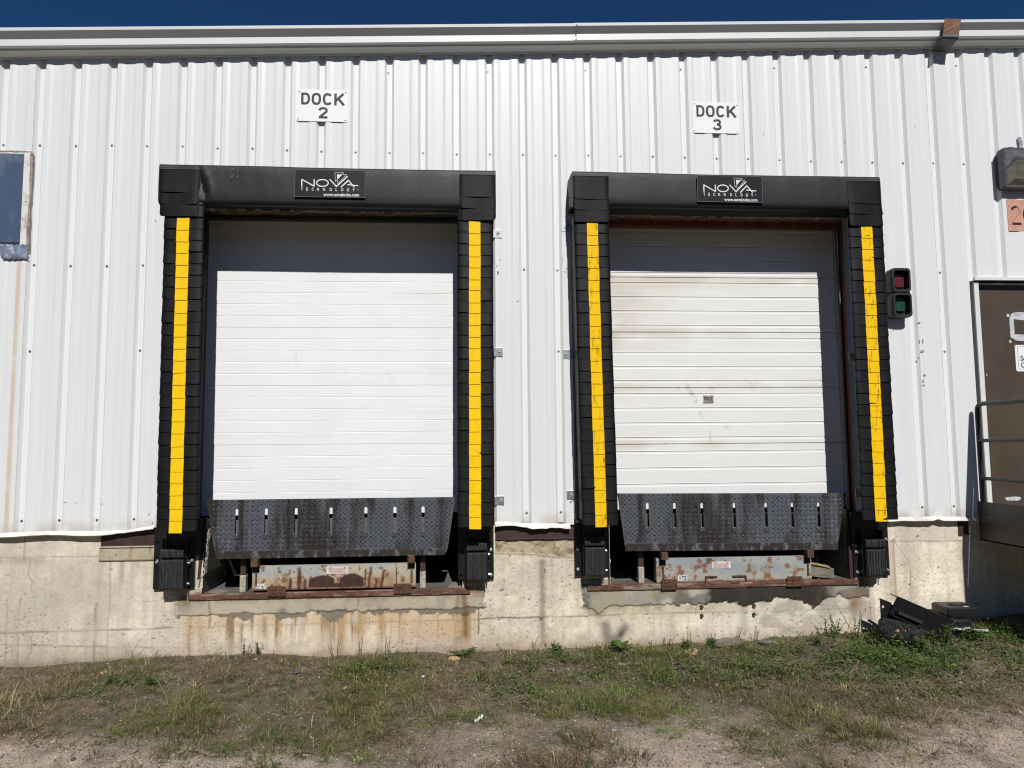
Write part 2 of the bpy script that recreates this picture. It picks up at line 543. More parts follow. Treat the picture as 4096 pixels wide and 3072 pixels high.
def bare(x, y):
    """1 where the grit lies open, 0 where plants grow"""
    n = fbm(x*1.1, y*1.1, 21, 4)
    b = sstep(-1.50, -2.15, y + 1.1*(n-.5) + .25*(fbm(x*5, y*5, 22)-.5))
    b = np.maximum(b, .8*np.exp(-((x-4.9)**2/.9+(y+1.95)**2/.16)))
    for cx, cy_, sx, sy_, s in ((3.3, -2.0, .35, .4, .85), (4.2, -2.2, .3, .45, .85), (5.7, -2.1, .5, .4, .85), (2.2, -1.5, .6, .4, .8), (6.2, -1.6, .5, .4, .6), (1.6, -1.3, .5, .4, .5), (3.0, -1.55, .4, .3, .6)):
        b = b*(1 - s*np.exp(-((x-cx)/sx)**2-((y-cy_)/sy_)**2))
    return np.clip(b, 0, 1)

def ground_color(x, y):
    n1, n2, n3 = fbm(x*2.2, y*2.2, 31), fbm(x*16, y*16, 33), fbm(x*60, y*60, 35, 3)
    b = bare(x, y)
    soil = np.stack([.135+.08*n1, .112+.058*n1, .076+.040*n1], -1)*(.35+1.0*n2+.35*n3)[..., None]
    grit = np.stack([.44+.07*n1, .355+.055*n1, .285+.045*n1], -1)*(.55+.5*n2+.45*n3)[..., None]
    c = soil*(1-b[..., None]) + grit*b[..., None]
    pale = sstep(.58, .75, fbm(x*5, y*5, 41))*(1-b)*.45
    c = mixc(c, (.20, .165, .135), pale)
    dk = sstep(.60, .72, fbm(x*3+9, y*3, 44))*.45*b
    c = mixc(c, (.10, .088, .078), dk)
    far = np.maximum(sstep(2.75, 3.2, -y), sstep(5.9, 7.5, np.abs(x-4.4)))                       # unseen yard beyond the grit, darkened to cut light bounced into the shade
    c = mixc(c, (.060, .050, .038), far)
    return mixc(c, (.032, .042, .018), sstep(18, 30, -y))  # dark green of the added bank

gx = np.concatenate([np.linspace(-400, -3, 14), np.arange(-2.4, 10.4, .022), np.linspace(11, 420, 14)])
gy = np.concatenate([np.linspace(-400, -130, 8), np.linspace(-115, -4.2, 20), np.arange(-3.4, .30, .022), np.linspace(.5, 400, 8)])
GX, GY = np.meshgrid(gx, gy, indexing='ij')
GZ = ground_z(GX, GY)
me = fast_mesh('ground', np.stack([GX, GY, GZ], -1).reshape(-1, 3), grid_quads(len(gx), len(gy)), colors=ground_color(GX, GY).reshape(-1, 3), smooth=True)
o = link_mesh('ground', me, M['ground'])
o['kind'] = 'structure'
o['label'] = 'dry earth and grit yard sloping away from the dock wall'

# ================================================================== warehouse
WX0, WX1, DEPTH = -3.2, 12.4, 9.0
WH = thing('warehouse_building', 'white corrugated metal warehouse wall on a stained concrete base with two loading docks', 'warehouse', (0, 0, 0))
SL = .0428
zs = lambda x: SL*(x-1.8)
OPEN = [(1.36, 3.78, 3.775), (4.98, 7.30, 3.775)]       # dock openings: x0, x1, top
PITS = [(1.50, 3.70), (5.01, 7.205)]
PITZ = .446

# siding: reverse-rib sheets, three ribs each, lapping 2 mm proud of the last one
PROF = [(-.043, -.032), (-.021, -.002), (.021, -.002), (.043, -.032), (.078, -.032), (.105, -.0265), (.180, -.0265), (.207, -.032), (.2618, -.032)]
mb = MB()
xs_prof = []
k0, k1 = -10, 40
for k in range(k0, k1):
    for px, py in PROF[:-1]:
        xs_prof.append((k*.3048+px, py))
def zbot(x):
    z = .985
    z += .034*math.exp(-((x-1.12)/.17)**2) + .018*math.exp(-((x-4.02)/.15)**2)
    return z + .004*math.sin(x*5)
for i in range(len(xs_prof)-1):
    (xa, ya), (xb, yb) = xs_prof[i], xs_prof[i+1]
    xm = (xa+xb)/2
    k = math.floor((xm+.043)/.3048)
    lap = -.0022*((k//3) % 2)
    rngs = [(None, None)]
    for x0, x1, zt in OPEN:
        if x0 < xm < x1:
            rngs = [(zt, None)]
    if 8.56 < xm < 9.66:
        rngs = [(3.21, None)]
    for za, _ in rngs:
        b0 = zbot(xa) if za is None else za
        b1 = zbot(xb) if za is None else za
        t0, t1 = 5.27+zs(xa), 5.27+zs(xb)
        n = 1
        mb.add([(xa, ya+lap, b0), (xb, yb+lap, b1), (xb, yb+lap, t1), (xa, ya+lap, t0)], [(0, 1, 2, 3)])
siding = mb.build('corrugated_siding', M['siding'], WH)

# screws in the ribs
sm = MB()
sm.dome((0, 0, 0), .0075, .006, 8)
sm.cyl((0, .0005, 0), (0, -.0015, 0), .0105, n=10)
scr = None
def screw(x, y, z):
    global scr
    if scr is None:
        scr = sm.build('screw', M['screw'], siding)
        o_ = scr
    else:
        o_ = scr.copy()
        COL.objects.link(o_)
    o_.location = (x, y, z)
def blocked(x, z):
    if z < 4.12 and (1.1 < x < 4.02 or 4.66 < x < 7.53):
        return True
    return z < 3.3 and 8.5 < x < 9.7
for k in range(-2, 31):
    x = k*.3048
    dz = .018*math.sin(k*.45)
    for z in (4.355+dz*.4, 3.278, 2.53, 1.087):
        if z == 2.53 and k % 3:
            continue
        if not blocked(x, z):
            screw(x+.002, -.005, z+random.uniform(-.006, .006))
    if k % 3 == 1 and k > 9:
        screw(x-.012, -.005, 5.05+zs(x))

# eave: gutter-like trim in two lengths, rising slightly to the right
EAVE = [(-.02, 5.405), (-.20, 5.395), (-.205, 5.388), (-.203, 5.366), (-.198, 5.362), (-.153, 5.322), (-.150, 5.318), (-.150, 5.260), (-.146, 5.256), (-.128, 5.254), (-.118, 5.248), (-.115, 5.236), (-.050, 5.214), (-.046, 5.204), (-.030, 5.203), (-.02, 5.21)]
mb = MB()
XJ = 4.735
mb.prism_x(EAVE, WX0, XJ+.02, dz0=zs(WX0), dz1=zs(XJ+.02))
mb.prism_x([(y-.0018 if y < -.03 else y, z+.001) for y, z in EAVE], XJ, WX1, dz0=zs(XJ)+.001, dz1=zs(WX1)+.010)
eave = mb.build('eave_trim', M['trim'], WH)
for dz, yy in ((5.375, -.208), (5.345, -.183), (5.333, -.170), (5.305, -.155), (5.272, -.155), (5.257, -.150)):
    mb = MB()
    mb.dome((XJ+.022, yy, dz+zs(XJ)), .006, .004, 8)
    mb.build('rivet', M['screw'], eave)
# closure strip behind the eave, where the ribs end
mb = MB()
mb.prism_x([(.004, 5.15), (.012, 5.15), (.012, 5.30), (.004, 5.30)], WX0, WX1, dz0=zs(WX0), dz1=zs(WX1))
mb.build('foam_closure', M['greyjamb'], WH)
# roof
mb = MB()
mb.hexa([(WX0, -.02, 5.36+zs(WX0)), (WX1, -.02, 5.36+zs(WX1)), (WX1, DEPTH, 5.95+zs(WX1)), (WX0, DEPTH, 5.95+zs(WX0)),
         (WX0, -.02, 5.40+zs(WX0)), (WX1, -.02, 5.40+zs(WX1)), (WX1, DEPTH, 5.99+zs(WX1)), (WX0, DEPTH, 5.99+zs(WX0))])
mb.build('roof', M['roof'], WH)
mb = MB()
mb.box(WX0, WX0+.05, .02, DEPTH, -.3, 5.3+zs(WX0))
mb.box(WX1-.05, WX1, .02, DEPTH, -.3, 5.6)
mb.box(WX0, WX1, DEPTH, DEPTH+.05, -.3, 5.9)
mb.build('side_wall', M['siding'], WH)
# wall core between the openings, so nothing shines through
mb = MB()
edges = [WX0+.06, 1.30, 3.84, 4.92, 7.37, WX1-.06]
for a, b in ((0, 1), (2, 3), (4, 5)):
    mb.box(edges[a], edges[b], .10, .16, .95, 5.2)
mb.box(1.30, 3.84, .10, .16, 3.80, 5.2)
mb.box(4.92, 7.37, .10, .16, 3.80, 5.2)
mb.build('inner_lining', M['dark_in'], WH)

# base flashing, bent and dented near the docks
def flashing(x0, x1, dent):
    mb = MB()
    xs = np.arange(x0, x1+.001, .02)
    rows = []
    for x in xs:
        d = dent(x)
        n = (fbm(np.array(x*6), np.array(.3), 61)-.5)*(1.0+1.6*math.exp(-((x-1.0)/.35)**2)+2.2*math.exp(-((x-4.45)/.3)**2)+.8*math.exp(-((x-8.0)/.2)**2))
        zt = zbot(x)+.012 + d*.4
        zl = zbot(x)-.020 + d + n*.012
        yo = -.066 + n*.022
        rows.append([(x, -.034, zt), (x, -.041+n*.004, zt-.016), (x, yo*.8, zl+.016), (x, yo, zl), (x, yo+.010, zl-.006)])
    mb.grid(np.array(rows))
    mb.build('base_flashing', M['flash'], WH, smooth=True, sharp=30)
flashing(WX0, 1.10, lambda x: .012*math.exp(-((x-1.1)/.3)**2) + .004*math.sin(x*9))
flashing(3.99, 4.665, lambda x: -.012*math.exp(-((x-4.6)/.08)**2) + .006*math.sin(x*14) - .004)
flashing(7.56, 8.43, lambda x: .014*math.exp(-((x-8.03)/.03)**2))

# ------------------------------------------------------------------ concrete base
RES = .0065
cx = np.concatenate([np.linspace(WX0, -.62, 16), np.arange(-.55, 9.3, RES), np.linspace(9.37, WX1, 16)])
cz = np.arange(-.36, 1.0, RES)
CX, CZ = np.meshgrid(cx, cz, indexing='ij')
def paint_concrete(X, Z):
    n1, n2, n3 = fbm(X*1.6, Z*1.6, 51), fbm(X*9, Z*9, 53), fbm(X*45, Z*45, 55, 3)
    C = np.stack([.86+0*X, .755+0*X, .60+0*X], -1)
    m1, m2, m3 = sstep(.30, .70, n1), sstep(.32, .68, n2), sstep(.34, .66, n3)
    C = C*(.70+.18*m1+.16*m2+.13*m3)[..., None]
    C = mixc(C, (.54, .47, .37), sstep(.50, .64, fbm(X*1.3+8, Z*1.9, 58, 6))*.5*(.4+.8*m2))
    C = mixc(C, (.36, .31, .25), sstep(.56, .70, fbm(X*8, Z*.7, 60, 5))*.38)
    C = mixc(C, (.68, .61, .50), sstep(.5, .75, fbm(X*2.6, Z*2.6, 57))*.5)
    vs = fbm(X*22, Z*1.2, 59)                                   # run marks
    C = mixc(C, (.52, .44, .33), sstep(.52, .72, vs)*.35)
    D = np.zeros_like(X)                                        # outward displacement
    def line_h(z0, x0, x1, wdt=.006, s=.5, sd=1, slope=0):
        wdt = wdt*1.25
        zz = z0 + slope*(X-x0) + (fbm(X*4, X*0, 70+sd)-.5)*.02
        m = np.exp(-((Z-zz)/wdt)**2)*(X > x0)*(X < x1)*(.35+.65*sstep(.3, .6, fbm(X*6, Z*0, 80+sd)))
        return np.clip(m*s*1.5, 0, .95)
    def line_v(x0, z0, z1, wdt=.006, s=.5, sd=1, slope=0):
        wdt = wdt*1.25
        xx = x0 + slope*(Z-z0) + (fbm(Z*6, Z*0, 90+sd)-.5)*.02
        m = np.exp(-((X-xx)/wdt)**2)*(Z > z0)*(Z < z1)*(.35+.65*sstep(.3, .6, fbm(Z*6, X*0, 95+sd)))
        return np.clip(m*s*1.5, 0, .95)
    dk = (.12, .10, .08)
    for a in ((.165, -.5, 1.27, .006, .75, 1, .005), (.095, -.5, 1.2, .007, .45, 2, -.05), (.78, -.5, .65, .006, .4, 3), (.18, 2.5, 4.8, .006, .6, 4), (.185, 4.8, 7.2, .006, .5, 5), (.774, 7.6, 8.3, .006, .45, 6), (.40, 1.0, 1.25, .005, .4, 7)):
        C = mixc(C, dk, line_h(*a))
    for a in ((-.08, -.2, .45, .008, .4, 1), (.02, -.2, .45, .007, .55, 2), (.63, -.2, .4, .009, .6, 3), (.74, -.2, .78, .006, .35, 4), (2.576, 0, .17, .005, .5, 5), (3.183, -.1, .2, .005, .4, 6), (3.843, .05, .28, .005, .8, 7), (4.824, .19, .40, .005, .9, 8), (4.40, -.05, .68, .022, .35, 9), (1.40, -.1, .2, .006, .5, 10), (6.21, 0, .26, .03, .4, 11), (7.38, .0, .25, .005, .6, 12), (.03, .76, .95, .006, .5, 13), (1.02, .2, .8, .02, .15, 14)):
        C = mixc(C, dk, line_v(*a))
    # plank seams of the form boards
    for xx in np.arange(-.4, 9.2, .61):
        C = mixc(C, (.36, .31, .25), line_v(xx, -.3, .9, .012, .18, int(xx*10)+200))
    # crack at the left
    cxk = .11 + .04*np.sin(Z*6) + (fbm(Z*16, Z*0, 111, 5)-.5)*.055
    cr = np.exp(-((X-cxk)/.0045)**2)*(Z > -.06)*(.4+.6*m2)*(Z < .74)
    C = mixc(C, (.12, .10, .08), cr*.9)
    cxk = 7.66 + .12*sstep(.8, .55, Z) + (fbm(Z*16, Z*0, 112, 5)-.5)*.045
    cr = np.exp(-((X-cxk)/.004)**2)*(Z > .2)*(.4+.6*m2)*(Z < .98)
    C = mixc(C, (.12, .10, .08), cr*.7)
    # repaired patch under each dock
    wq = (fbm(X*20, Z*20, 119, 5)-.5)*.09
    Zw = Z + wq
    e2 = .250 + .10*(fbm(X*5, X*0, 121, 6)-.5)*2
    e2a = .278 + .02*(fbm(X*7, X*0, 122, 5)-.5)*2
    in2 = sstep(1.27, 1.30, X+wq)*sstep(3.93, 3.88, X+.09*(Z-.3)+wq)*(Z < .50)
    p2a = in2*sstep(e2a-.003, e2a+.003, Z+.4*wq)
    p2b = in2*sstep(e2-.005, e2+.005, Zw)*(1-p2a)
    C = mixc(C, (.46, .405, .30), p2a*(.70+.4*n1))
    C = mixc(C, (.52, .47, .36), p2a*sstep(.5, .8, fbm(X*3, Z*7, 124))*.6)
    C = mixc(C, (.30, .265, .20), p2a*sstep(.55, .75, fbm(X*10, Z*8, 125))*.5)
    C = mixc(C, (.185, .16, .115), p2b*.9)
    D += .012*p2a + .006*p2b
    crk = np.exp(-((Z+.4*wq-e2a+.006)/.004)**2)*in2
    C = mixc(C, (.06, .05, .04), crk*.85*sstep(1.7, 2.3, X))
    C = mixc(C, (.20, .17, .15), np.exp(-((X-2.17)/.035)**2-((Z-.29)/.03)**2)*n2*1.4)
    # orange seepage below patch two
    und = (1-p2a)*(1-p2b)
    runs = fbm(X*15, Z*.9+3, 131, 5)
    o2 = sstep(1.30, 1.45, X)*sstep(3.95, 3.75, X)*sstep(-.06, .20, Z+.30*(runs-.5))*sstep(.33, .25, Z)*und
    C = mixc(C, (.62, .46, .28), o2*.7*(.5+n1))
    C = mixc(C, (.47, .285, .135), o2*sstep(.43, .68, runs)*.75)
    C = mixc(C, (.23, .145, .075), o2*sstep(.58, .70, fbm(X*24, Z*1.3, 133))*.75)
    C = mixc(C, (.72, .66, .55), o2*sstep(.60, .72, fbm(X*13, Z*2.3+7, 134))*.6)
    C = mixc(C, (.40, .33, .22), np.exp(-((Z-.172-.006*n1)/.005)**2)*sstep(1.3, 1.6, X)*(X < 3.84)*.6)
    C = mixc(C, (.58, .40, .22), sstep(3.05, 3.3, X)*sstep(3.85, 3.7, X)*sstep(-.02, .06, Z)*sstep(.21, .16, Z)*.55)
    # dark runs and rust drips from the sills
    for xx, wd, z0, z1, s in ((3.725, .030, -.04, .42, 1.0), (2.806, .007, .26, .42, .9), (1.37, .05, .26, .44, .8), (1.30, .03, .30, .42, .5), (1.56, .010, .1, .42, .6), (1.83, .015, -.05, .20, .6), (2.02, .02, .02, .25, .5), (3.66, .02, .2, .42, .6), (2.2, .02, .3, .42, .4), (3.05, .03, .32, .42, .45), (7.23, .05, .0, .40, .85), (7.32, .03, .15, .40, .4), (5.6, .03, .2, .4, .3), (1.09, .02, .42, .76, .5), (.83, .025, .50, .74, .6), (.95, .03, .60, .74, .5), (1.18, .02, .44, .74, .4), (.30, .05, -.05, .5, .15), (4.4, .04, -.05, .75, .25), (5.20, .02, .0, .25, .25), (8.28, .03, .2, .80, .3)):
        m = np.exp(-((X-xx-(fbm(Z*5, Z*0, int(xx*100))-.5)*.03)/wd)**2)*sstep(z0, z0+.12, Z)*(Z < z1)
        C = mixc(C, (.17, .095, .045), m*s*(.45+.75*n2))
    top = sstep(.34, .43, Z)*(Z < .47)
    for a, b in ((1.3, 3.9), (4.8, 7.35)):
        C = mixc(C, (.26, .145, .075), top*(X > a)*(X < b)*sstep(.35, .6, fbm(X*14, Z*3, 141))*.85)
    # patch three: damp grey render with a torn lower edge
    e3 = .275 + .03*(fbm(X*5, X*0, 151, 5)-.5)*2 - .06*np.exp(-((X-4.90)/.06)**2) - .07*np.exp(-((X-6.85)/.10)**2) - .035*np.exp(-((X-6.21)/.05)**2) + .02*np.exp(-((X-7.05)/.1)**2) + .02*np.exp(-((X-6.6)/.15)**2)
    in3 = sstep(4.745, 4.775, X+wq)*sstep(7.385, 7.375, X)*(Z < .50)
    p3 = in3*sstep(e3-.004, e3+.004, Z+.7*wq)
    C = mixc(C, (.34, .305, .25), p3*.9)
    C = mixc(C, (.60, .585, .545), p3*sstep(.50, .70, fbm(X*6, Z*2.5, 153))*.8*(X < 5.95))
    C = mixc(C, (.13, .118, .10), p3*sstep(.50, .66, fbm(X*4.5, Z*4, 155))*.8)
    C = mixc(C, (.42, .36, .22), p3*sstep(.54, .7, fbm(X*5+3, Z*5, 156))*.5)
    dk3 = p3*sstep(5.84, 5.92, X+1.2*wq-.25*(Z-.33))*sstep(7.12, 6.90, X+2.4*wq)
    C = mixc(C, (.034, .028, .022), dk3*.97)
    C = mixc(C, (.065, .053, .042), dk3*sstep(.5, .75, n2)*.5)
    D += .012*p3 + .006*dk3
    C = mixc(C, (.06, .05, .045), np.exp(-((Z+.7*wq-e3+.004)/.0045)**2)*in3*.75)
    C = mixc(C, (.16, .14, .11), in3*(1-p3)*sstep(.09, .0, e3-Z)*sstep(.42, .62, fbm(X*9, Z*6, 157))*.8)
    C = mixc(C, (.76, .70, .59), in3*(1-p3)*sstep(5.75, 5.95, X)*sstep(.36, .56, n1)*.45)
    C = mixc(C, (.36, .32, .26), in3*(1-p3)*sstep(5.75, 5.95, X)*sstep(.52, .68, fbm(X*3.4, Z*5, 158))*.6)
    C = mixc(C, (.54, .45, .28), (1-p3)*(X > 4.8)*(X < 6.2)*sstep(.10, .24, Z)*sstep(.30, .24, Z)*.5)
    C = mixc(C, (.30, .17, .08), in3*np.exp(-((X-7.24)/.07)**2-((Z-.25)/.10)**2)*(.4+n2)*.8)
    # grey weathering of the upper courses, pinkish tint at the left
    C = mixc(C, (.64, .555, .465), (X < 1.3)*(.35+0*X))
    C = C*(1-.10*((X < .735+.01*(n2-.5)) & (Z < .76)))[..., None]
    C = mixc(C, (.50, .43, .35), (X < 1.2)*sstep(.50, .70, fbm(X*5, Z*3, 160, 5))*.45)
    C = mixc(C, (.50, .46, .39), sstep(.52, .72, fbm(X*1.8+4, Z*2.4, 159))*sstep(-.1, .3, Z)*.4*(X < 1.4))
    C = mixc(C, (.36, .33, .28), (X < .20)*np.exp(-((Z-.765)/.035)**2)*.8*n2*1.6)
    # smoke-like smudge by the rosette
    for ax, az_, bx, bz, wd in ((4.95, .095, 4.99, -.07, .05), (5.13, .07, 5.01, -.07, .045)):
        t = np.clip(((X-ax)*(bx-ax)+(Z-az_)*(bz-az_))/((bx-ax)**2+(bz-az_)**2), 0, 1)
        d = np.hypot(X-ax-t*(bx-ax), Z-az_-t*(bz-az_))
        C = mixc(C, (.06, .055, .05), np.exp(-(d/wd)**2)*.75*(.5+n2))
    d = np.hypot((X-3.66)/.035, (Z-.06)/.05)
    C = mixc(C, (.07, .06, .055), np.exp(-d**2)*.8*sstep(.35, .6, n2))
    # tan stain strip right of the last bumper, pale upper course at the right end
    m = sstep(7.57, 7.585, X)*sstep(7.648, 7.640, X)*(Z < .80)*(Z > .25)
    C = mixc(C, (.43, .31, .20), m*(.35+.5*np.exp(-((X-7.636)/.01)**2)))
    C = mixc(C, (.56, .50, .42), (X > 7.65)*(X < 8.26)*sstep(.772, .782, Z)*.5)
    # ledge under the left brown channel and the crumbled ledge in the middle
    m = (X > .645)*(X < 1.2)*(Z > .745)*(Z < .86)
    C = mixc(C, (.40, .34, .22), m*.75)
    C = mixc(C, (.32, .16, .06), m*sstep(.5, .72, fbm(X*30, Z*3, 161))*.8)
    D += .018*m
    zb = .79 - .05*(X-4.03)/.67 + .02*(fbm(X*12, X*0, 163)-.5)
    m = (X > 3.99)*(X < 4.71)*sstep(zb-.045, zb-.03, Z)*(Z < .87)
    C = mixc(C, (.42, .33, .20), m*.7)
    C = mixc(C, (.20, .13, .075), m*sstep(.45, .65, fbm(X*20, Z*20, 165))*.6)
    D += m*(.022*fbm(X*18, Z*18, 167) - .012)
    C = mixc(C, (.22, .17, .10), (X > 3.98)*(X < 4.71)*np.exp(-((Z-zb+.05)/.008)**2)*.7)
    # soil splash at the foot
    C = mixc(C, (.33, .24, .165), sstep(.10, -.10, Z+.1*(n2-.5))*.55)
    C = mixc(C, (.20, .15, .11), sstep(-.02, -.11, Z+.05*(n2-.5))*.5)
    # bug holes
    r = np.random.default_rng(3)
    N = 5200
    hx, hz = r.uniform(-.5, 9.2, N), r.uniform(-.1, .95, N)
    keep = ~(((hx > 1.4) & (hx < 3.8) | (hx > 4.8) & (hx < 7.3)) & (hz > .22)) & (fbm(hx*1.3, hz*1.3, 171) > r.uniform(.40, .64, N))
    ix0, iz0 = X[0, 0], Z[0, 0]
    for a, b in zip(hx[keep], hz[keep]):
        rx, rz = .0028+r.gamma(1.6, .0014), .0026+r.gamma(1.4, .0009)
        if r.random() < .06:
            rx *= 2.2
            rz *= 1.6
        i, j = int(np.searchsorted(X[:, 0], a)), int((b-iz0)/RES)
        s_ = np.s_[max(i-4, 0):i+5, max(j-4, 0):j+5]
        an = r.uniform(-.6, 1.2)
        dx, dz = X[s_]-a, Z[s_]-b
        u, v = dx*math.cos(an)+dz*math.sin(an), -dx*math.sin(an)+dz*math.cos(an)
        mk = np.exp(-((u/rx)**2+(v/rz)**2)**1.5)
        C[s_] = mixc(C[s_], (.085, .07, .055), mk*r.uniform(.4, 1.0))
        D[s_] -= mk*.006
    D += (n2-.5)*.004 + (n3-.5)*.002
    return C, D
CC, CD = paint_concrete(CX, CZ)
qx, qz = (CX[:-1, :-1]+CX[1:, :-1])/2, (CZ[:-1, :-1]+RES/2)
mask = np.ones(qx.shape, bool)
for a, b in PITS:
    wob = .006*(fbm(qz*20, qz*0, 181)-.5)
    mask &= ~((qx > a+wob) & (qx < b) & (qz > PITZ-.006))
me = fast_mesh('concrete_base', np.stack([CX, -CD, CZ], -1).reshape(-1, 3), grid_quads(len(cx), len(cz), mask), colors=CC.reshape(-1, 3), smooth=True)
base = link_mesh('concrete_base', me, M['concrete'], WH)

# rusted anchor bolts in the base
for x, z in ((5.824, .238), (5.822, .162), (6.302, .237), (6.299, .161)):
    mb = MB()
    mb.cyl((x, .01, z), (x, -.022, z), .017, .014, 8)
    mb.build('anchor_bolt', M['rust'], WH)

# brown steel channels let into the top of the base
def channel(x0, x1, z0, z1):
    mb = MB()
    mb.box(x0, x1, -.006, .03, z0, z1)
    mb.box(x0, x1, -.022, -.006, z0, z0+.008)
    mb.build('steel_channel', M['brown'], WH, bevel=.002)
channel(.652, 1.14, .845, 1.0)
channel(3.99, 4.75, .858, 1.0)
channel(8.26, 8.36, .828, .99)

# ------------------------------------------------------------------ dock openings: pits, jambs, doors
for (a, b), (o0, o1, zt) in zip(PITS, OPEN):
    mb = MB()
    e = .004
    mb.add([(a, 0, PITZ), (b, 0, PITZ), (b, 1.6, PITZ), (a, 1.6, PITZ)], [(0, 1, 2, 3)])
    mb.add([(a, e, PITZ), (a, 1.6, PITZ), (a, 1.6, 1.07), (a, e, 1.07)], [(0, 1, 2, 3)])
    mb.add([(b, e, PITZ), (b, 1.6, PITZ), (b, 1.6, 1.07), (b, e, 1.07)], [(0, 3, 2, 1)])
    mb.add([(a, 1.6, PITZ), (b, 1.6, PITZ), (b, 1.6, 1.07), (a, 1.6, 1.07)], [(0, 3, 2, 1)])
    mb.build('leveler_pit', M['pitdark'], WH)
# broken, rough edge of the left pit
mb = MB()
pts = [(1.545, 1.00), (1.532, .86), (1.524, .74), (1.518, .62), (1.482, .565), (1.474, .45)]
zz = np.linspace(1.0, .45, 60)
xb = np.interp(-zz, [-p[1] for p in pts], [p[0] for p in pts])
xx = xb + (fbm(zz*40, zz*0, 191)-.5)*.014
P, PI_ = [], []
for z, x, x_s in zip(zz, xx, xb):
    r_ = .010*fbm(np.array(z*60), np.array(.7), 193)
    P.append([(x-.014, .004, z), (x-.012, -.004-r_*.5, z), (x-.003, -.006-r_*.5, z), (x_s+.006, .014, z)])
    PI_.append([(x_s+.006, .014, z), (x_s+.008, .06, z), (x_s+.03, .5, z)])
mb.grid(np.array(P))
mb.build('broken_edge', mat('broken_concrete', (.11, .10, .085), (.5, .45, .38), rough=.95, nscale=38, contrast=(.4, .6), bump=.8, bscale=60), WH)

mb = MB()
mb.grid(np.array(PI_))
mb.build('pit_side', M['pitdark'], WH)
# steel corner strips at the pit edges
mb = MB()
mb.hexa([(1.452, -.004, .57), (1.478, -.004, .57), (1.478, .01, .57), (1.452, .01, .57), (1.482, -.004, 1.09), (1.520, -.004, 1.09), (1.520, .01, 1.09), (1.482, .01, 1.09)])
mb.build('steel_corner_strip', M['brown'], WH)
for x0, x1, z0, z1 in ((7.202, 7.248, .43, 1.0), (4.985, 5.003, .44, 1.0), (3.705, 3.74, .44, 1.0)):
    mb = MB()
    mb.box(x0, x1, -.012, .02, z0, z1)
    mb.build('steel_corner_strip', M['brown'], WH, bevel=.002)

# floor inside, opening lining
mb = MB()
mb.box(WX0+.1, 1.36, .17, DEPTH, 1.0, 1.06)
mb.box(WX0+.1, WX1-.1, 1.6, DEPTH, 1.0, 1.06)
mb.build('warehouse_floor', M['pitdark'], WH)

def jamb(x0, x1, zt, zb, m, name, head):
    mb = MB()
    mb.box(x0-.02, x0, .0, .19, 1.0, zt)
    mb.box(x1, x1+.02, .0, .19, 1.0, zt)
    mb.box(x0-.02, x1+.02, .0, .19, zt-.012, zt+.02)
    mb.box(x0-.02, x1+.02, .12, .19, head, zt-.012)
    mb.build(name, m, WH)
jamb(1.36, 3.78, 3.80, 1.0, M['greyjamb'], 'door_jamb', 3.755)
jamb(5.0, 7.347, 3.80, 1.0, M['redjamb'], 'door_jamb', 3.735)
# wide inner faces of the right jamb of dock 3 and its track
mb = MB()
mb.box(7.300, 7.322, .150, .198, 1.05, 3.72)
mb.build('door_track', M['galv'], WH)
for xa in (1.375, 3.745):
    mb = MB()
    mb.box(xa, xa+.025, .10, .198, 1.05, 3.74)
    mb.build('door_track', M['greyjamb'], WH)
# galvanized edge trim of the siding at the right of dock 3
mb = MB()
mb.box(7.346, 7.356, -.034, .0, 1.0, 3.79)
mb.build('edge_trim', M['galvdull'], WH)

def door_grid(name, x0, x1, prof, m, colf=None, label=None, dx=.03):
    xs = np.arange(x0, x1+dx/2, dx)
    pr = np.array(prof)
    X, I = np.meshgrid(xs, np.arange(len(pr)), indexing='ij')
    Z, Y = pr[I, 1], pr[I, 0]
    V = np.stack([X, Y, Z], -1).reshape(-1, 3)
    c = colf(X, Z).reshape(-1, 3) if colf else None
    me = fast_mesh(name, V, grid_quads(len(xs), len(pr)), colors=c)
    return link_mesh(name, me, m, WH, label)
DY = .20
# dock 2 door: clean, fine grooves every 106 mm, a tight joint every fifth
prof = [(DY, 1.085)]
zj = 3.304
gl = []
for s in range(-1, 5):
    for q in range(5):
        gl.append((zj - .5320*s - .1064*q, q == 0))
for z, seam in sorted(gl):
    if not 1.13 < z < 3.75:
        continue
    if seam:
        prof += [(DY, z-.002), (DY+.005, z-.001), (DY+.005, z+.001), (DY, z+.002)]
    else:
        prof += [(DY, z-.005), (DY+.0022, z-.0025), (DY+.0022, z+.001), (DY, z+.0035)]
prof.append((DY, 3.80))
def refine(prof, st=.025):
    out = []
    for (ya, za), (yb, zb) in zip(prof[:-1], prof[1:]):
        n = max(int((zb-za)/st), 1)
        out += [(ya+(yb-ya)*k/n, za+(zb-za)*k/n) for k in range(n)]
    return out+[prof[-1]]
def light_dirt(X, Z):
    C = np.ones(X.shape+(3,))*np.array((.905, .907, .90))
    n = fbm(X*2, Z*3, 205)
    C = mixc(C, (.82, .81, .78), sstep(.45, .75, n)*.3)
    C = mixc(C, (.70, .68, .65), sstep(.62, .8, fbm(X*1.2, Z*22, 207))*.2)
    for a, b, wd, h, s in ((3.03, 2.31, .05, .05, .25), (2.62, 2.36, .04, .05, .2), (3.30, 1.62, .012, .03, .3), (2.9, 1.2, .6, .06, .12), (2.2, 2.5, .012, .06, .2)):
        C = mixc(C, (.40, .38, .36), np.exp(-((X-a)/wd)**2-((Z-b)/h)**2)*s*sstep(.4, .6, fbm(X*30, Z*8, 209)))
    return C
door_grid('overhead_door', 1.38, 3.77, refine(prof), M['doorwhite'], light_dirt, 'clean white grooved overhead door of the left dock', .02)
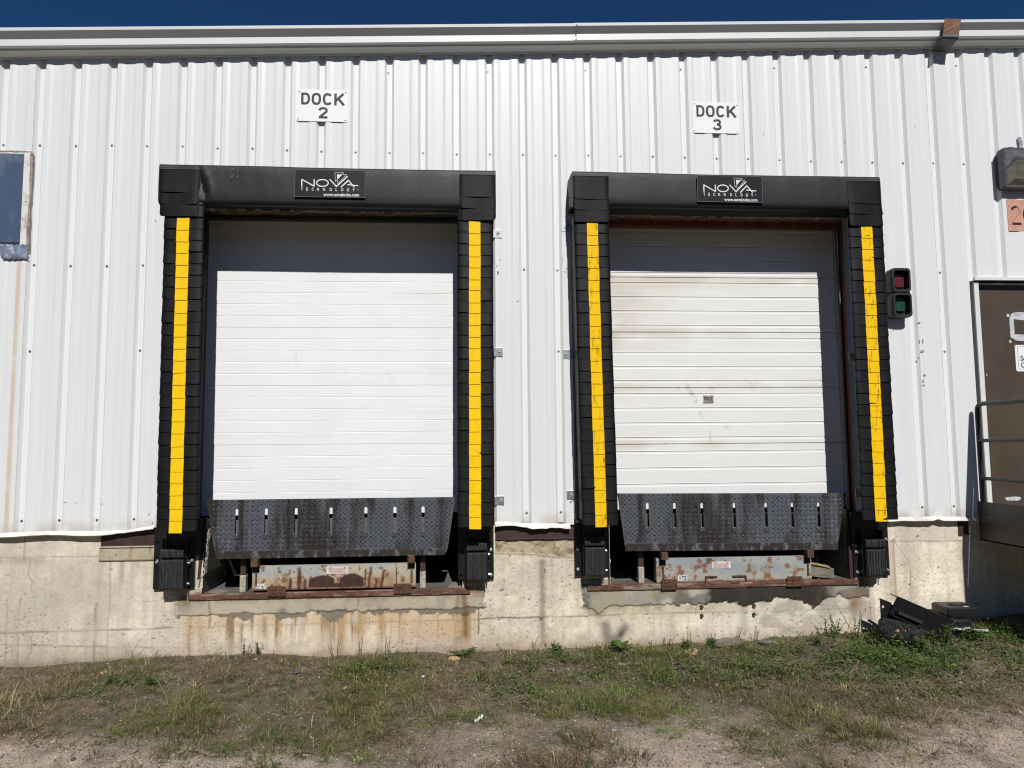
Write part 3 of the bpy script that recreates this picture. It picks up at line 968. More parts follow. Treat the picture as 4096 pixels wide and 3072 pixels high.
# dock 3 door: older, stepped ribs, yellowed dirt along the joints
seams = [3.264, 2.737, 2.210, 1.683]
gr = [3.718, 3.583, 3.449, 3.312, 3.215, 3.078, 2.943, 2.806, 2.684, 2.548, 2.414, 2.280, 2.157, 2.022, 1.884, 1.747, 1.617, 1.465, 1.316, 1.17]
prof = [(DY, 1.085)]
ev = [(z, 's') for z in seams] + [(z, 'g') for z in gr]
for z, t in sorted(ev):
    if t == 's':
        prof += [(DY, z-.0045), (DY+.014, z-.003), (DY+.014, z+.003), (DY, z+.004)]
    else:
        prof += [(DY, z-.024), (DY+.0045, z-.019), (DY+.0045, z-.0015), (DY-.0012, z+.0005), (DY, z+.007)]
prof.append((DY, 3.80))
pr2 = []
for (ya, za), (yb, zb) in zip(prof[:-1], prof[1:]):
    pr2.append((ya, za))
    n = int((zb-za)/.025)
    for k in range(1, n):
        pr2.append((ya+(yb-ya)*k/n, za+(zb-za)*k/n))
pr2.append(prof[-1])
def dirt(X, Z):
    C = np.ones(X.shape+(3,))*np.array((.85, .84, .81))
    n = fbm(X*3, Z*6, 201)
    n2 = fbm(X*14, Z*25, 203)
    for zc, h, s, lx in ((3.235, .05, .75, 9), (3.17, .04, .3, 1.0), (2.735, .055, .65, 1.6), (2.235, .05, .45, 2.5), (1.68, .055, .6, 2.2), (2.62, .12, .35, .5), (2.9, .3, .50, .35), (3.1, .2, .50, .6), (2.5, .3, .3, .25)):
        m = np.exp(-((Z-zc)/h)**2)*np.exp(-((X-5.1)/lx)**2)*sstep(.25, .7, n)*s
        C = mixc(C, (.60, .53, .40), m*.85)
    C = mixc(C, (.45, .40, .33), sstep(.62, .8, n2)*.35*np.exp(-((Z-2.225)/.06)**2))
    # scuffs: a chalky diagonal and a thin curve
    for ax, az_, bx, bz, wd, s in ((5.80, 2.25, 5.90, 2.08, .012, .5), (5.86, 2.14, 5.93, 2.06, .016, .5), (5.93, 1.98, 6.02, 1.80, .006, .45), (6.02, 1.80, 6.03, 1.72, .006, .4), (5.45, 2.57, 5.52, 2.56, .008, .3), (6.1, 1.85, 6.2, 1.83, .007, .3)):
        t = np.clip(((X-ax)*(bx-ax)+(Z-az_)*(bz-az_))/((bx-ax)**2+(bz-az_)**2), 0, 1)
        d = np.hypot(X-ax-t*(bx-ax), Z-az_-t*(bz-az_))
        C = mixc(C, (.30, .28, .26), np.exp(-(d/wd)**2)*s*(n2 > .45))
    return C
d3 = door_grid('overhead_door', 5.0, 7.34, pr2, M['doordirty'], dirt, 'weathered white ribbed overhead door of the right dock with yellowed joints', .018)
# small worn sticker on it
mb = MB()
mb.box(5.967, 6.067, DY-.0025, DY, 2.060, 2.135)
o = mb.build('door_sticker', mat('worn_sticker', (.16, .15, .12), (.50, .47, .38), rough=.7, nscale=45, contrast=(.4, .6)), d3)
mb = MB()
for i in range(6):
    zz = 2.120 - .0105*i
    x = 5.974
    while x < 6.055:
        l_ = random.uniform(.004, .012 if i else .02)
        mb.box(x, min(x+l_, 6.06), DY-.0032, DY-.0026, zz-(.004 if i else .007), zz)
        x += l_+.003
mb.build('sticker_print', M['ink'], d3)

# torn insulation and bracket scraps under the head of each opening
def torn(x0, x1, zt, seed):
    mb = MB()
    xs = np.arange(x0, x1, .016)
    h = .012 + .030*sstep(.35, .75, fbm(xs*5, xs*0, seed)) + .012*fbm(xs*40, xs*0, seed+1)
    P = []
    for x, hh in zip(xs, h):
        n = fbm(np.array(x*30), np.array(.5), seed+2)
        P.append([(x, -.012, zt+.02), (x, -.022-.02*n, zt-hh*.4), (x, -.010-.016*n, zt-hh), (x, .02, zt-hh*.8)])
    mb.grid(np.array(P))
    mb.build('torn_insulation', M['insul'], WH)
torn(1.56, 3.68, 3.800, 211)
torn(5.02, 7.20, 3.815, 221)

# ------------------------------------------------------------------ window at the left edge
mb = MB()
mb.box(-1.30, -.100, -.052, -.046, 3.463, 4.251)
win = mb.build('window', M['skyglass'], WH, 'scratched window panel coloured blue for its sky reflection at the left edge')
mb = MB()
mb.box(-.102, -.040, -.0455, -.030, 3.43, 4.268)
mb.box(-1.36, -.102, -.0455, -.030, 4.252, 4.272)
mb.build('frame', M['peeled'], win, bevel=.002)
mb = MB()
zz = np.linspace(3.40, 4.262, 50)
mb.tube([(-.036+(fbm(np.array(z*9), np.array(.2), 231)-.5)*.012, -.040, z) for z in zz], [.006+.010*float(fbm(np.array(z*7), np.array(.9), 233)) for z in zz], 6)
xx = np.linspace(-.6, -.04, 40)
mb.tube([(x, -.040, 4.272+(fbm(np.array(x*9), np.array(.2), 235)-.5)*.012) for x in xx], [.005+.010*float(fbm(np.array(x*12), np.array(.4), 236)) for x in xx], 6)
mb.build('caulk_bead', M['caulk'], win, smooth=True)
for x, z in ((-.118, 4.24), (-.122, 3.885), (-.118, 3.478), (-.062, 4.16), (-.066, 3.83)):
    mb = MB()
    mb.dome((x, -.052 if x < -.1 else -.046, z), .006, .005, 8)
    mb.build('screw', M['screw'], win)
# crumpled foil tape below it
nx, nz = 26, 14
P = np.zeros((nx, nz, 3))
for i in range(nx):
    for j in range(nz):
        x, z = -.262+.232*i/(nx-1), 3.322+.122*j/(nz-1)
        if i < 3 and j < 5:
            x += .03*(1-j/5)
        P[i, j] = (x+.004*math.sin(j*1.7), -.047-.012*float(fbm(np.array(x*14), np.array(z*14), 241, 2)), z+.004*math.sin(i*1.3))
mb = MB()
mb.grid(P)
o = mb.build('foil_tape_patch', M['foil'], None, org=(-.15, -.05, 3.38), smooth=True)
tag(o, 'crumpled shiny foil tape patch stuck below the blue window', 'tape patch')

# scuffs and dark marks on the siding
rs_ = np.random.default_rng(12)
for x, z, l_, h_ in ((4.02, 3.30, .010, .030), (4.03, 3.24, .022, .035), (4.05, 3.36, .012, .02), (4.21, 2.98, .030, .006), (4.62, 3.36, .005, .10), (4.655, 3.28, .012, .022), (4.64, 3.25, .016, .02), (1.02, 3.68, .006, .03), (1.13, 3.07, .012, .05), (.66, 1.22, .045, .004), (.36, 1.24, .05, .004), (.45, 1.232, .04, .004), (7.72, 2.72, .02, .006), (7.92, 2.62, .012, .05), (7.90, 2.46, .02, .03), (7.95, 2.30, .03, .03), (1.05, 1.13, .006, .05), (1.08, 1.06, .01, .03), (6.55, 4.6, .004, .05), (7.3, 4.55, .004, .06), (8.05, 4.7, .004, .05), (5.45, 4.95, .01, .012), (7.66, 1.9, .012, .01), (4.70, 1.42, .02, .012), (4.66, 1.18, .03, .02)):
    k = round(x/.3048)
    if abs(x-k*.3048) < .04:
        x += .05
    mb = MB()
    n = 7
    pts = [(x+l_/2*math.cos(6.283*i/n)*rs_.uniform(.5, 1), z+h_/2*math.sin(6.283*i/n)*rs_.uniform(.5, 1)) for i in range(n)]
    mb.add([(a, -.0362, b) for a, b in pts], [tuple(range(n))])
    mb.build('scuff_mark', M['scuff'], siding)

# torn tape and weathered tags on the siding right of the signal light
for x, z, w_, h_, mt in ((7.975, 2.795, .030, .014, 'woodlight'), (8.002, 2.62, .008, .05, 'galvdull'), (7.99, 2.525, .034, .026, 'galvdull'), (7.985, 2.245, .014, .030, 'galvdull'), (7.985, 2.207, .028, .013, 'woodlight'), (7.585, 2.205, .018, .024, 'caulk')):
    mb = MB()
    pts = [(-.5, -.5), (.3, -.4), (.5, -.1), (.45, .5), (-.2, .4), (-.5, .2)]
    mb.add([(x+a*w_, -.0362-.004*(a+.5), z+b*h_) for a, b in pts], [tuple(range(6))])
    mb.build('tape_scrap', M[mt], siding)

# ================================================================== signs
def thick(mb, pts, wdt, y, closed=False):
    """heavy stroke with round joins"""
    if closed:
        pts = pts+[pts[0]]
    stroke(mb, pts, wdt, y)
    for k, (px, pz) in enumerate(pts[1:-1]):
        vs = [(px+wdt/2*math.cos(q*.5236), y-.00002*(k % 23)-.000007, pz+wdt/2*math.sin(q*.5236)) for q in range(12)]
        mb.add(vs, [tuple(range(12))])
def sup(cx_, cz_, rx, rz, a0, a1, n=22, e=.78):
    out = []
    for i in range(n+1):
        a = math.radians(a0+(a1-a0)*i/n)
        c_, s_ = math.cos(a), math.sin(a)
        out.append((cx_+rx*math.copysign(abs(c_)**e, c_), cz_+rz*math.copysign(abs(s_)**e, s_)))
    return out
GL = {  # block letters drawn in a 72 x 100 box, stroke 19
    'D': [[(10, 0), (10, 100)], [(10, 90.5), (30, 90.5)]+sup(30, 50, 32, 40.5, 90, -90)+[(30, 9.5), (10, 9.5)]],
    'O': [sup(36, 50, 27, 41, 0, 360)],
    'C': [sup(36, 50, 27, 41, 38, 322)],
    'K': [[(10, 0), (10, 100)], [(10, 36), (66, 98)], [(30, 56), (70, 2)]],
    '2': [sup(36, 70, 26, 21, 170, -35, e=.9)+[(12, 12)], [(4, 9.5), (70, 9.5)]],
    '3': [sup(36, 73, 24, 18, 160, -90, e=.9), sup(36, 30, 27, 21, 90, -165, e=.9)],
}
def block_letter(mb, ch, x0, x1, z0, z1, y):
    sx, sz = (x1-x0)/72, (z1-z0)/100
    for st in GL[ch]:
        thick(mb, [(x0+px*sx, z0+pz*sz) for px, pz in st], 19*(sx+sz)/2, y)
def dock_sign(x0, x1, z0, z1, num, label, tilt):
    cxm, czm = (x0+x1)/2, (z0+z1)/2
    t = thing('dock_sign', label, 'sign', (cxm, -.034, czm), 'numbered dock signs')
    Wd, Hd = x1-x0, z1-z0
    mb = MB()
    mb.poly(rrect(x0, x1, z0, z1, .018), -.0365, -.0345)
    mb.build('sign_plate', M['signwhite'], t)
    mb = MB()
    bx = [(34/410, 106/410), (118/410, 194/410), (208/410, 284/410), (298/410, 380/410)]
    for ch, (a, b) in zip('DOCK', bx):
        block_letter(mb, ch, x0+a*Wd, x0+b*Wd, z0+Hd*(265-128)/265, z0+Hd*(265-28)/265, -.0372)
    block_letter(mb, num, x0+Wd*174/410, x0+Wd*250/410, z0+Hd*(265-240)/265, z0+Hd*(265-146)/265, -.0372)
    mb.build('lettering', M['ink'], t)
    for sx, sz in ((.045, .935), (.955, .93), (.035, .065), (.95, .06)):
        mb = MB()
        mb.dome((x0+Wd*sx, -.0365, z0+Hd*sz), .0075, .005, 8)
        mb.build('screw', M['screw'], t)
    t.rotation_euler = (0, math.radians(tilt), 0)
dock_sign(2.221, 2.677, 4.6125, 4.910, '2', 'white sign reading DOCK 2 above the left dock', .25)
dock_sign(5.868, 6.320, 4.587, 4.888, '3', 'white sign reading DOCK 3 above the right dock', .2)

# plate clipped over the eave
t = thing('eave_plate', 'faded orange maker plate reading BUILDINGS hooked over the eave', 'sign', (8.33, -.2, 5.55))
prof = [(-.205, 5.690), (-.214, 5.682), (-.216, 5.60), (-.212, 5.497), (-.204, 5.489), (-.05, 5.452)]
mb = MB()
top = [(8.285, 8.446), (8.285, 8.446), (8.266, 8.428), (8.249, 8.408), (8.249, 8.408), (8.249, 8.408)]
vs = []
for (y, z), (a, b) in zip(prof, top):
    vs += [(a, y, z), (b, y, z)]
for (y, z), (a, b) in zip(prof, top):
    vs += [(a, y+.006, z-.002), (b, y+.006, z-.002)]
fs, ms = [], []
n = len(prof)
for i in range(n-1):
    fs += [(2*i, 2*i+1, 2*i+3, 2*i+2), (2*n+2*i+1, 2*n+2*i, 2*n+2*i+2, 2*n+2*i+3), (2*i, 2*i+2, 2*n+2*i+2, 2*n+2*i), (2*i+3, 2*i+1, 2*n+2*i+1, 2*n+2*i+3)]
for i, f in enumerate(fs):
    mb.add([vs[k] for k in f], [(0, 1, 2, 3)], 1 if i//4 >= 3 else 0)
mb.poly([(8.2485, 5.500), (8.4085, 5.500), (8.415, 5.535), (8.2565, 5.535)], -.2165, -.2150, 1)
mb.build('plate', [M['plate_o'], M['plate_b']], t)
mb = MB()
glyphs(mb, 'BUILDINGS', 8.257, 8.405, 5.505, 5.529, -.2172, bold=.01)
mb.build('lettering', M['platetext'], t)
mb = MB()
pts = [(8.285+.011*i+.003*math.sin(i*2.2), 5.565+.0068*i+.010*math.sin(i*1.9)) for i in range(12)]
stroke(mb, pts, .006, -.2185)
mb.add([(8.262, -.2172, 5.548), (8.418, -.2174, 5.625), (8.422, -.2174, 5.640), (8.265, -.2172, 5.562)], [(0, 1, 2, 3)])
mb.build('script_mark', M['script'], t)

# number sign at the right edge
t = thing('number_sign', 'salmon painted number plate with worn black figures under the wall lamp', 'sign', (9.09, -.036, 3.84))
mb = MB()
mb.poly([(8.924, 3.684), (9.262, 3.690), (9.262, 3.996), (8.921, 3.992)], -.037, -.034)
mb.build('plate', M['salmon'], t)
mb = MB()
def arc(cx_, cz_, r, a0, a1, n=10, ry=None):
    return [(cx_+r*math.cos(math.radians(a0+(a1-a0)*i/n)), cz_+(ry or r)*math.sin(math.radians(a0+(a1-a0)*i/n))) for i in range(n+1)]
stroke(mb, arc(9.008, 3.882, .040, 165, 70), .020, -.0378)
stroke(mb, [(8.966, 3.757), (9.058, 3.757)], .022, -.0378)
ring(mb, 9.135, 3.842, .045, .085, .022, -.0378)
mb.build('figures', M['ink'], t)
mb = MB()
stroke(mb, arc(9.008, 3.882, .043, 62, -35), .012, -.0377)
stroke(mb, [(9.038, 3.852), (8.985, 3.795)], .006, -.0377)
mb.build('worn_figure', mat('worn_paint', (.16, .075, .06), (.5, .25, .19), rough=.7, nscale=90, contrast=(.4, .55)), t)
for x, z in ((8.943, 3.930), (8.943, 3.750)):
    mb = MB()
    mb.dome((x, -.037, z), .006, .004, 8)
    mb.build('screw', M['screw'], t)

# ================================================================== dock seals
YF = -.32
def nova_logo(x0, x1, z0, z1, y):
    """white line lettering on the head banner, drawn in the banner's own 570 x 225 units"""
    W_, H_ = x1-x0, z1-z0
    mb = MB()
    q = lambda u, v: (x0+W_*u/570, z1-H_*v/225)
    L = lambda pts, wd: stroke(mb, [q(*p) for p in pts], wd*W_/570, y)
    L([(58, 139), (58, 82)], 9)
    L([(55, 80), (160, 137)], 9)
    L([(157, 137), (157, 78)], 9)
    c = q(223, 108)
    ring(mb, c[0], c[1], 47*W_/570, 28*H_/225, 9*W_/570, y)
    L([(282, 78), (338, 137)], 9)
    L([(332, 138), (426, 48)], 10)
    L([(372, 141), (434, 80)], 10)
    L([(428, 80), (482, 139)], 9)
    L([(424, 118), (512, 126)], 8)
    tri = lambda p, wd: L(p+[p[0], p[1]], wd)
    tri([(322, 20), (394, 20), (328, 96)], 2.5)
    tri([(340, 36), (416, 36), (346, 112)], 2.5)
    mb.add([(q(u, v)[0], y, q(u, v)[1]) for u, v in ((341, 37), (378, 37), (343, 80))], [(0, 1, 2)])
    xs_ = [(53, 67), (95, 108), (138, 154), (180, 196), (228, 244), (282, 300), (330, 342), (374, 392), (420, 438), (466, 484)]
    for ch, (a, b) in zip('TECHNOLOGY', xs_):
        glyphs(mb, ch, q(a, 0)[0], q(b, 0)[0], q(0, 173)[1], q(0, 148)[1], y, bold=.018)
    glyphs(mb, 'TM', q(500, 0)[0], q(514, 0)[0], q(0, 162)[1], q(0, 155)[1], y)
    glyphs(mb, 'www.novalocks.com', q(232, 0)[0], q(520, 0)[0], q(0, 215)[1], q(0, 188)[1], y, bold=.022)
    return mb

def flap_rows(xl, xr, zt, zb, ybase, off0, off1, nx=22, nz=7, r=.014, wrap=.014, seed=0):
    """one hanging vinyl flap: rounded lower corners, sides curling back, a turned lower edge"""
    rs = np.random.default_rng(seed)
    ph, amp = rs.uniform(0, 6), rs.uniform(.001, .0055)
    xs = np.concatenate([np.linspace(xl, xl+r, 6)[:-1], np.linspace(xl+r, xr-r, nx-10), np.linspace(xr-r, xr, 6)[1:]])
    P = np.zeros((len(xs), nz+1, 3))
    tw = rs.uniform(-.007, .007)
    for i, x in enumerate(xs):
        e = min(x-xl, xr-x)
        lift = r-math.sqrt(max(r*r-(r-min(e, r))**2, 0)) if e < r else 0
        curl = wrap*(1-min(e/.035, 1))**2
        for j in range(nz+1):
            t_ = min(j/(nz-1), 1)
            z = zt+(zb+lift+tw*(x-xl)/(xr-xl)-zt)*t_
            y = ybase-(off0+(off1-off0)*t_**1.4) + curl - amp*math.sin(ph+x*17)*t_
            if j == nz:
                y += .005
                z += .002
            P[i, j] = (x, y, z)
    return P[:, ::-1]

def side_pad(t, xo_l, xo_r, lean, ztop, seed, yel, yelw, first_top, flare):
    """upright pad with 26 overlapping flaps; xl..xr at the top, lean = shift at the foot"""
    xl, xr = xo_l, xo_r
    mb = MB()
    d0, d1 = 0, lean
    zt, zb = 3.72, 1.035
    p = []
    for z, d in ((zb, d1), (zt, d0)):
        p += [(xl+.012+d, -.300, z), (xr-.012+d, -.300, z), (xr-.004+d-(.27 if flare > 0 else 0), -.0345, z), (xl+.004+d+(.27 if flare < 0 else 0), -.0345, z)]
    mb.hexa(p)
    pad = mb.build('side_pad', M['vinyl'], t, bevel=.022, bevel_seg=3)
    rs = np.random.default_rng(seed)
    mb, my = MB(), MB()
    for k in range(28):
        zbk = 1.010+.1008*k+rs.uniform(-.004, .004)
        ztk = min(zbk+.145, 3.83)
        d = lean*(3.65-zbk)/2.65
        j = rs.uniform(-.0015, .0015)
        mb.grid(flap_rows(xl-.002+d+j, xr+.002+d+j, ztk, zbk, -.306, .002, .0115, seed=seed*100+k))
        if k > 25:
            continue
        yc = (yel[0]+(yel[1]-yel[0])*(3.65-zbk)/2.65)
        hw = yelw/2
        n = 6
        zb_y, zt_y = zbk-.016+rs.uniform(-.004, .003), zbk+.092
        sk = rs.uniform(-.003, .003)
        P = np.zeros((5, n+1, 3))
        for a in range(5):
            for b in range(n+1):
                u, v = a/4, min(b/(n-1), 1)
                y = -.306-(.0105+.0050*v)-.0012*math.sin(3.1*u)*v-rs.uniform(0, .0008)
                z = zt_y+(zb_y+sk*u-zt_y)*v
                if b == n:
                    y += .004
                P[a, b] = (yc-hw+yelw*u+j, y, z)
        my.grid(P[:, ::-1])
        # stitched hem
    pl = mb.build('wear_flaps', M['pleat'], pad, smooth=True, sharp=50)
    return pad, my

MARKS = [(.605, -.030, .022, -.002), (.620, -.030, .018, .001), (.655, -.028, .030, .000), (.600, -.095, .025, -.004), (.612, -.090, .020, -.003), (.652, -.092, .028, -.002), (.515, -.062, .008, .0), (1.78, -.06, .02, .002)]
def seal(label, X0, X1, pads, head, logo, zflap, ycol, rough_head, brackets, seed):
    t = thing('dock_seal', label, 'dock seal', ((X0+X1)/2, 0, 1.0), 'dock seals around the overhead doors')
    zt, zbf = head
    # head pad: rounded fabric box with a few pulls in the front
    prof = []
    def arcp(cy_, cz_, r, a0, a1, n=4):
        return [(cy_+r*math.cos(math.radians(a0+(a1-a0)*i/n)), cz_+r*math.sin(math.radians(a0+(a1-a0)*i/n))) for i in range(n+1)]
    prof = [(-.0345, zt+.012)] + arcp(YF+.026, zt-.022, .024, 90, 180) + [(YF-.001, zt-.08), (YF-.004, zt-.16), (YF-.004, zt-.24)] + arcp(YF+.042, zbf+.040, .044, 180, 270) + [(-.16, zbf+.040), (-.0345, 3.79)]
    xs = np.linspace(X0, X1, 320)
    P = np.zeros((len(xs), len(prof), 3))
    for i, x in enumerate(xs):
        sag = .003*math.sin((x-X0)*2+seed)
        for j, (y, z) in enumerate(prof):
            f = 1 if 1 < j < len(prof)-1 else 0
            b = (float(fbm(np.array(x*3), np.array(z*5), 300+seed, 3))-.5)*(.012 if z > zt-.2 else .005)*f
            if rough_head:      # pulled crease next to the left corner flaps
                dx = (x-1.50)-(4.04-z)*.42
                b += f*(-.012*math.exp(-(dx/.030)**2) + .030*math.exp(-((dx+.050)/.030)**2))*float(sstep(1.46, 1.50, np.array(x)))*float(sstep(4.07, 3.98, np.array(z)))*float(sstep(3.76, 3.84, np.array(z)))
            P[i, j] = (x, y+b, z+(sag if j else 0))
    mb = MB()
    mb.grid(P, flip=True)
    mb.add([tuple(p) for p in P[0]], [tuple(range(len(prof)))])
    mb.add([tuple(p) for p in P[-1]], [tuple(range(len(prof)))[::-1]])
    hp = mb.build('head_pad', M['vinyl'], t, smooth=True, sharp=40)
    for (mx, mz, ml, dx) in (MARKS if rough_head else MARKS[:3]):
        mb = MB()
        stroke(mb, [(X0+mx, zt+mz), (X0+mx+dx, zt+mz-ml)], .0035, YF-.012)
        mb.build('scratch', M['stitch'], hp)
    # corner flaps
    for (a, b) in zflap:
        mb = MB()
        for q, zb_ in enumerate((3.624, 3.732, 3.830)):
            mb.grid(flap_rows(a+.004*(2-q), b+.006*(1-q), zt-.045, zb_, YF-.006, .001+.0025*q, .003+.004*q, seed=seed*7+q, r=.028, wrap=.008))
        o_ = mb.build('corner_flap', M['pleat'], hp, smooth=True, sharp=50)
        mb = MB()
        for dz in (.030, .047):
            mb.tube([(a+.01, YF-.017, zt-dz), (b-.01, YF-.017, zt-dz-.001)], .0016, 4)
        mb.build('seam', M['stitch'], hp)
    # side pads
    for k, (xl, xr, lean, yel, yw) in enumerate(pads):
        pad, my = side_pad(t, xl, xr, lean, 3.7, seed*10+k, yel, yw, 3.62, 1 if k == 0 else -1)
        my.build('yellow_guide_stripe', ycol[k], pad)
    # banner
    x0, x1, z0, z1 = logo
    mb = MB()
    mb.poly([(x0, z0), (x1, z0), (x1, z1), (x0, z1)], YF-.021, YF-.0185)
    ban = mb.build('logo_banner', M['patch'], hp)
    mb = MB()
    w_ = .0022
    for pts in ([(x0+.003, z0+.003), (x1-.003, z0+.003)], [(x1-.003, z0+.003), (x1-.003, z1-.003)], [(x1-.003, z1-.003), (x0+.003, z1-.003)], [(x0+.003, z1-.003), (x0+.003, z0+.003)]):
        stroke(mb, pts, w_, YF-.0216)
    mb.build('banner_hem', M['stitch'], hp)
    nova_logo(x0, x1, z0, z1, YF-.0219).build('banner_lettering', M['white'], hp)
    # wall brackets
    for (bx0, bx1, bz0, bz1, bxb) in brackets:
        mb = MB()
        mb.box(bx0, bx1, -.0385, -.0335, bz0, bz1, 0)
        xe = bx0 if bxb > (bx0+bx1)/2 else bx1
        s_ = 1 if xe == bx1 else -1
        mb.box(min(xe, xe-.004*s_), max(xe, xe-.004*s_), -.10, -.0385, bz0, bz1, 0)
        mb.cyl((bxb, -.0385, (bz0+bz1)/2), (bxb, -.041, (bz0+bz1)/2), .019, n=14, m=1)
        mb.dome((bxb, -.041, (bz0+bz1)/2), .010, .008, 6, m=1)
        mb.build('mounting_bracket', [M['galv'], M['galvdull']], t, bevel=.001)
    # galvanized backing rails between pad and wall
    for (xl, xr, lean, yel, yw) in pads:
        mb = MB()
        if xl < (X0+X1)/2:
            mb.box(xl-.010+lean/2, xl+.006+lean/2, -.060, -.0335, 1.03, 3.70)
        else:
            mb.box(xr-.006+lean/2, xr+.012+lean/2, -.060, -.0335, 1.03, 3.70)
        mb.build('backing_rail', M['galvdull'], t)
    return t

seal('clean black foam dock seal with bright yellow stripes around the left door', 1.158, 4.001,
     [(1.206, 1.527, .018, (1.366, 1.382), .102), (3.668, 3.973, -.004, (3.816, 3.809), .099)], (4.078, 3.735), (2.286, 2.882, 3.803, 4.043),
     [(1.165, 1.487), (3.684, 3.994)], [M['yellow'], M['yellow']], True,
     [(3.985, 4.064, 3.559, 3.640, 4.030), (3.985, 4.066, 2.476, 2.555, 4.036), (3.985, 4.068, 1.163, 1.240, 4.040)], 1)
seal('scuffed black dock seal with dirty yellow stripes around the right door', 4.677, 7.491,
     [(4.686, 4.991, .030, (4.842, 4.873), .097), (7.184, 7.506, -.004, (7.342, 7.339), .105)], (4.084, 3.770), (5.785, 6.382, 3.815, 4.058),
     [(4.676, 4.992), (7.176, 7.487)], [M['yellowd'], M['yellowd']], False,
     [(4.611, 4.712, 3.623, 3.699, 4.655), (4.612, 4.712, 2.455, 2.536, 4.637), (4.624, 4.726, 1.201, 1.279, 4.666), (7.279, 7.341, 2.434, 2.509, 7.300), (7.280, 7.337, 1.186, 1.262, 7.300)], 2)

# ================================================================== dock bumpers
def bumper(label, x0, x1, bx0, bx1, z0, z1, ztop, seed, torn_=False, bolts=()):
    t = thing('dock_bumper', label, 'dock bumper', ((x0+x1)/2, 0, z0), 'laminated rubber bumpers beside the doors')
    mb = MB()
    holes = []
    for hx in (x0+.026, x1-.026):
        for hz in (z0+.035, z0+.25, z0+.39):
            if (hx, hz) not in bolts:
                holes.append(rrect(hx-.011, hx+.011, hz-.009, hz+.009, .002, 1))
    cutout(mb, [(x0, z0), (x1, z0), (x1, ztop), (x0, ztop)], holes, -.030, -.018)
    mb.build('mounting_plate', M['blacksteel'], t)
    rs = np.random.default_rng(seed)
    def block(za, zb, yf, chew):
        mb = MB()
        n = 20
        w_ = (bx1-bx0)/n
        for i in range(n):
            a = bx0+i*w_
            j = rs.uniform(-.0045, .0045)
            g = rs.uniform(.0003, .0016)
            lo, hi = za+rs.uniform(-.002, .002), zb+rs.uniform(-.003, .002)
            y = yf+j
            if chew:
                u = i/n
                lo += .012*rs.uniform(0, 1)*u + (.05*max(0, u-.75)*4*rs.uniform(.4, 1) if u > .75 else 0)
                y += .012*rs.uniform(0, 1)*u
            r = .016
            pr = [(-.03, lo), (y+r, lo)] + [(y+r-r*math.sin(k*.39), lo+r-r*math.cos(k*.39)) for k in range(1, 4)] + [(y, lo+r), (y+rs.uniform(-.002, .002), (lo+hi)/2), (y, hi-r)] + [(y+r-r*math.cos(k*.39), hi-r+r*math.sin(k*.39)) for k in range(1, 4)] + [(y+r, hi), (-.03, hi)]
            mb.prism_x(pr, a+g, a+w_-g)
        return mb
    block(z0+.012, z1, -.150, torn_).build('rubber_block', M['rubber'], t)
    block(z1+.011, z1+.085, -.146, False).build('rubber_block', M['rubber'], t)
    for xx in (bx0-.012, bx1+.004):
        mb = MB()
        mb.box(xx, xx+.008, -.10, -.030, z0+.0, z1+.16)
        mb.build('angle_iron', M['blacksteel'], t)
    for hx, hz in bolts:
        mb = MB()
        mb.cyl((hx, -.030, hz), (hx, -.036, hz), .016, n=14)
        mb.cyl((hx, -.036, hz), (hx, -.052, hz), .0125, .009, n=6)
        mb.build('bolt', M['galv'], t, bevel=.002)
    for hx, hz in ((bx1+.022, z0+.05), (bx1+.022, z0+.22)):
        mb = MB()
        mb.cyl((bx1+.012, -.075, hz), (bx1+.030, -.075, hz), .012, n=6)
        mb.build('through_bolt', M['galv'], t, bevel=.002)
    return t
bumper('intact laminated rubber bumper under the leftmost yellow stripe', 1.100, 1.437, 1.197, 1.385, .500, .760, 1.02, 1, bolts=((1.127, .725), (1.411, .730)))
bumper('laminated rubber bumper at the right foot of the left dock', 3.665, 3.975, 3.741, 3.911, .525, .770, 1.02, 2, bolts=((3.949, .560), (3.949, .775)))
bumper('laminated rubber bumper at the left foot of the right dock', 4.690, 4.998, 4.763, 4.937, .535, .795, 1.05, 3, bolts=((4.715, .590), (4.715, .765), (4.715, 1.01)))
bumper('chewed rubber bumper with torn lower corner under the rightmost yellow stripe', 7.233, 7.568, 7.290, 7.470, .478, .731, 1.02, 4, True, bolts=((7.262, .512), (7.262, .690), (7.30, .512), (7.30, .690), (7.545, .525), (7.548, .80)))
for x0, x1, z0, z1, lab in ((1.39, 1.492, .78, 1.08, 'black steel stop plate at the left edge of the left pit'), (7.215, 7.36, .735, 1.05, 'black steel stop plate at the right edge of the right pit')):
    mb = MB()
    mb.poly(rrect(x0, x1, z0, z1, .018, 3), -.045, -.014)
    o = mb.build('stop_plate', M['blacksteel'], None, org=((x0+x1)/2, 0, z0), bevel=.002)
    tag(o, lab, 'steel plate', 'stop plates behind the bumpers')
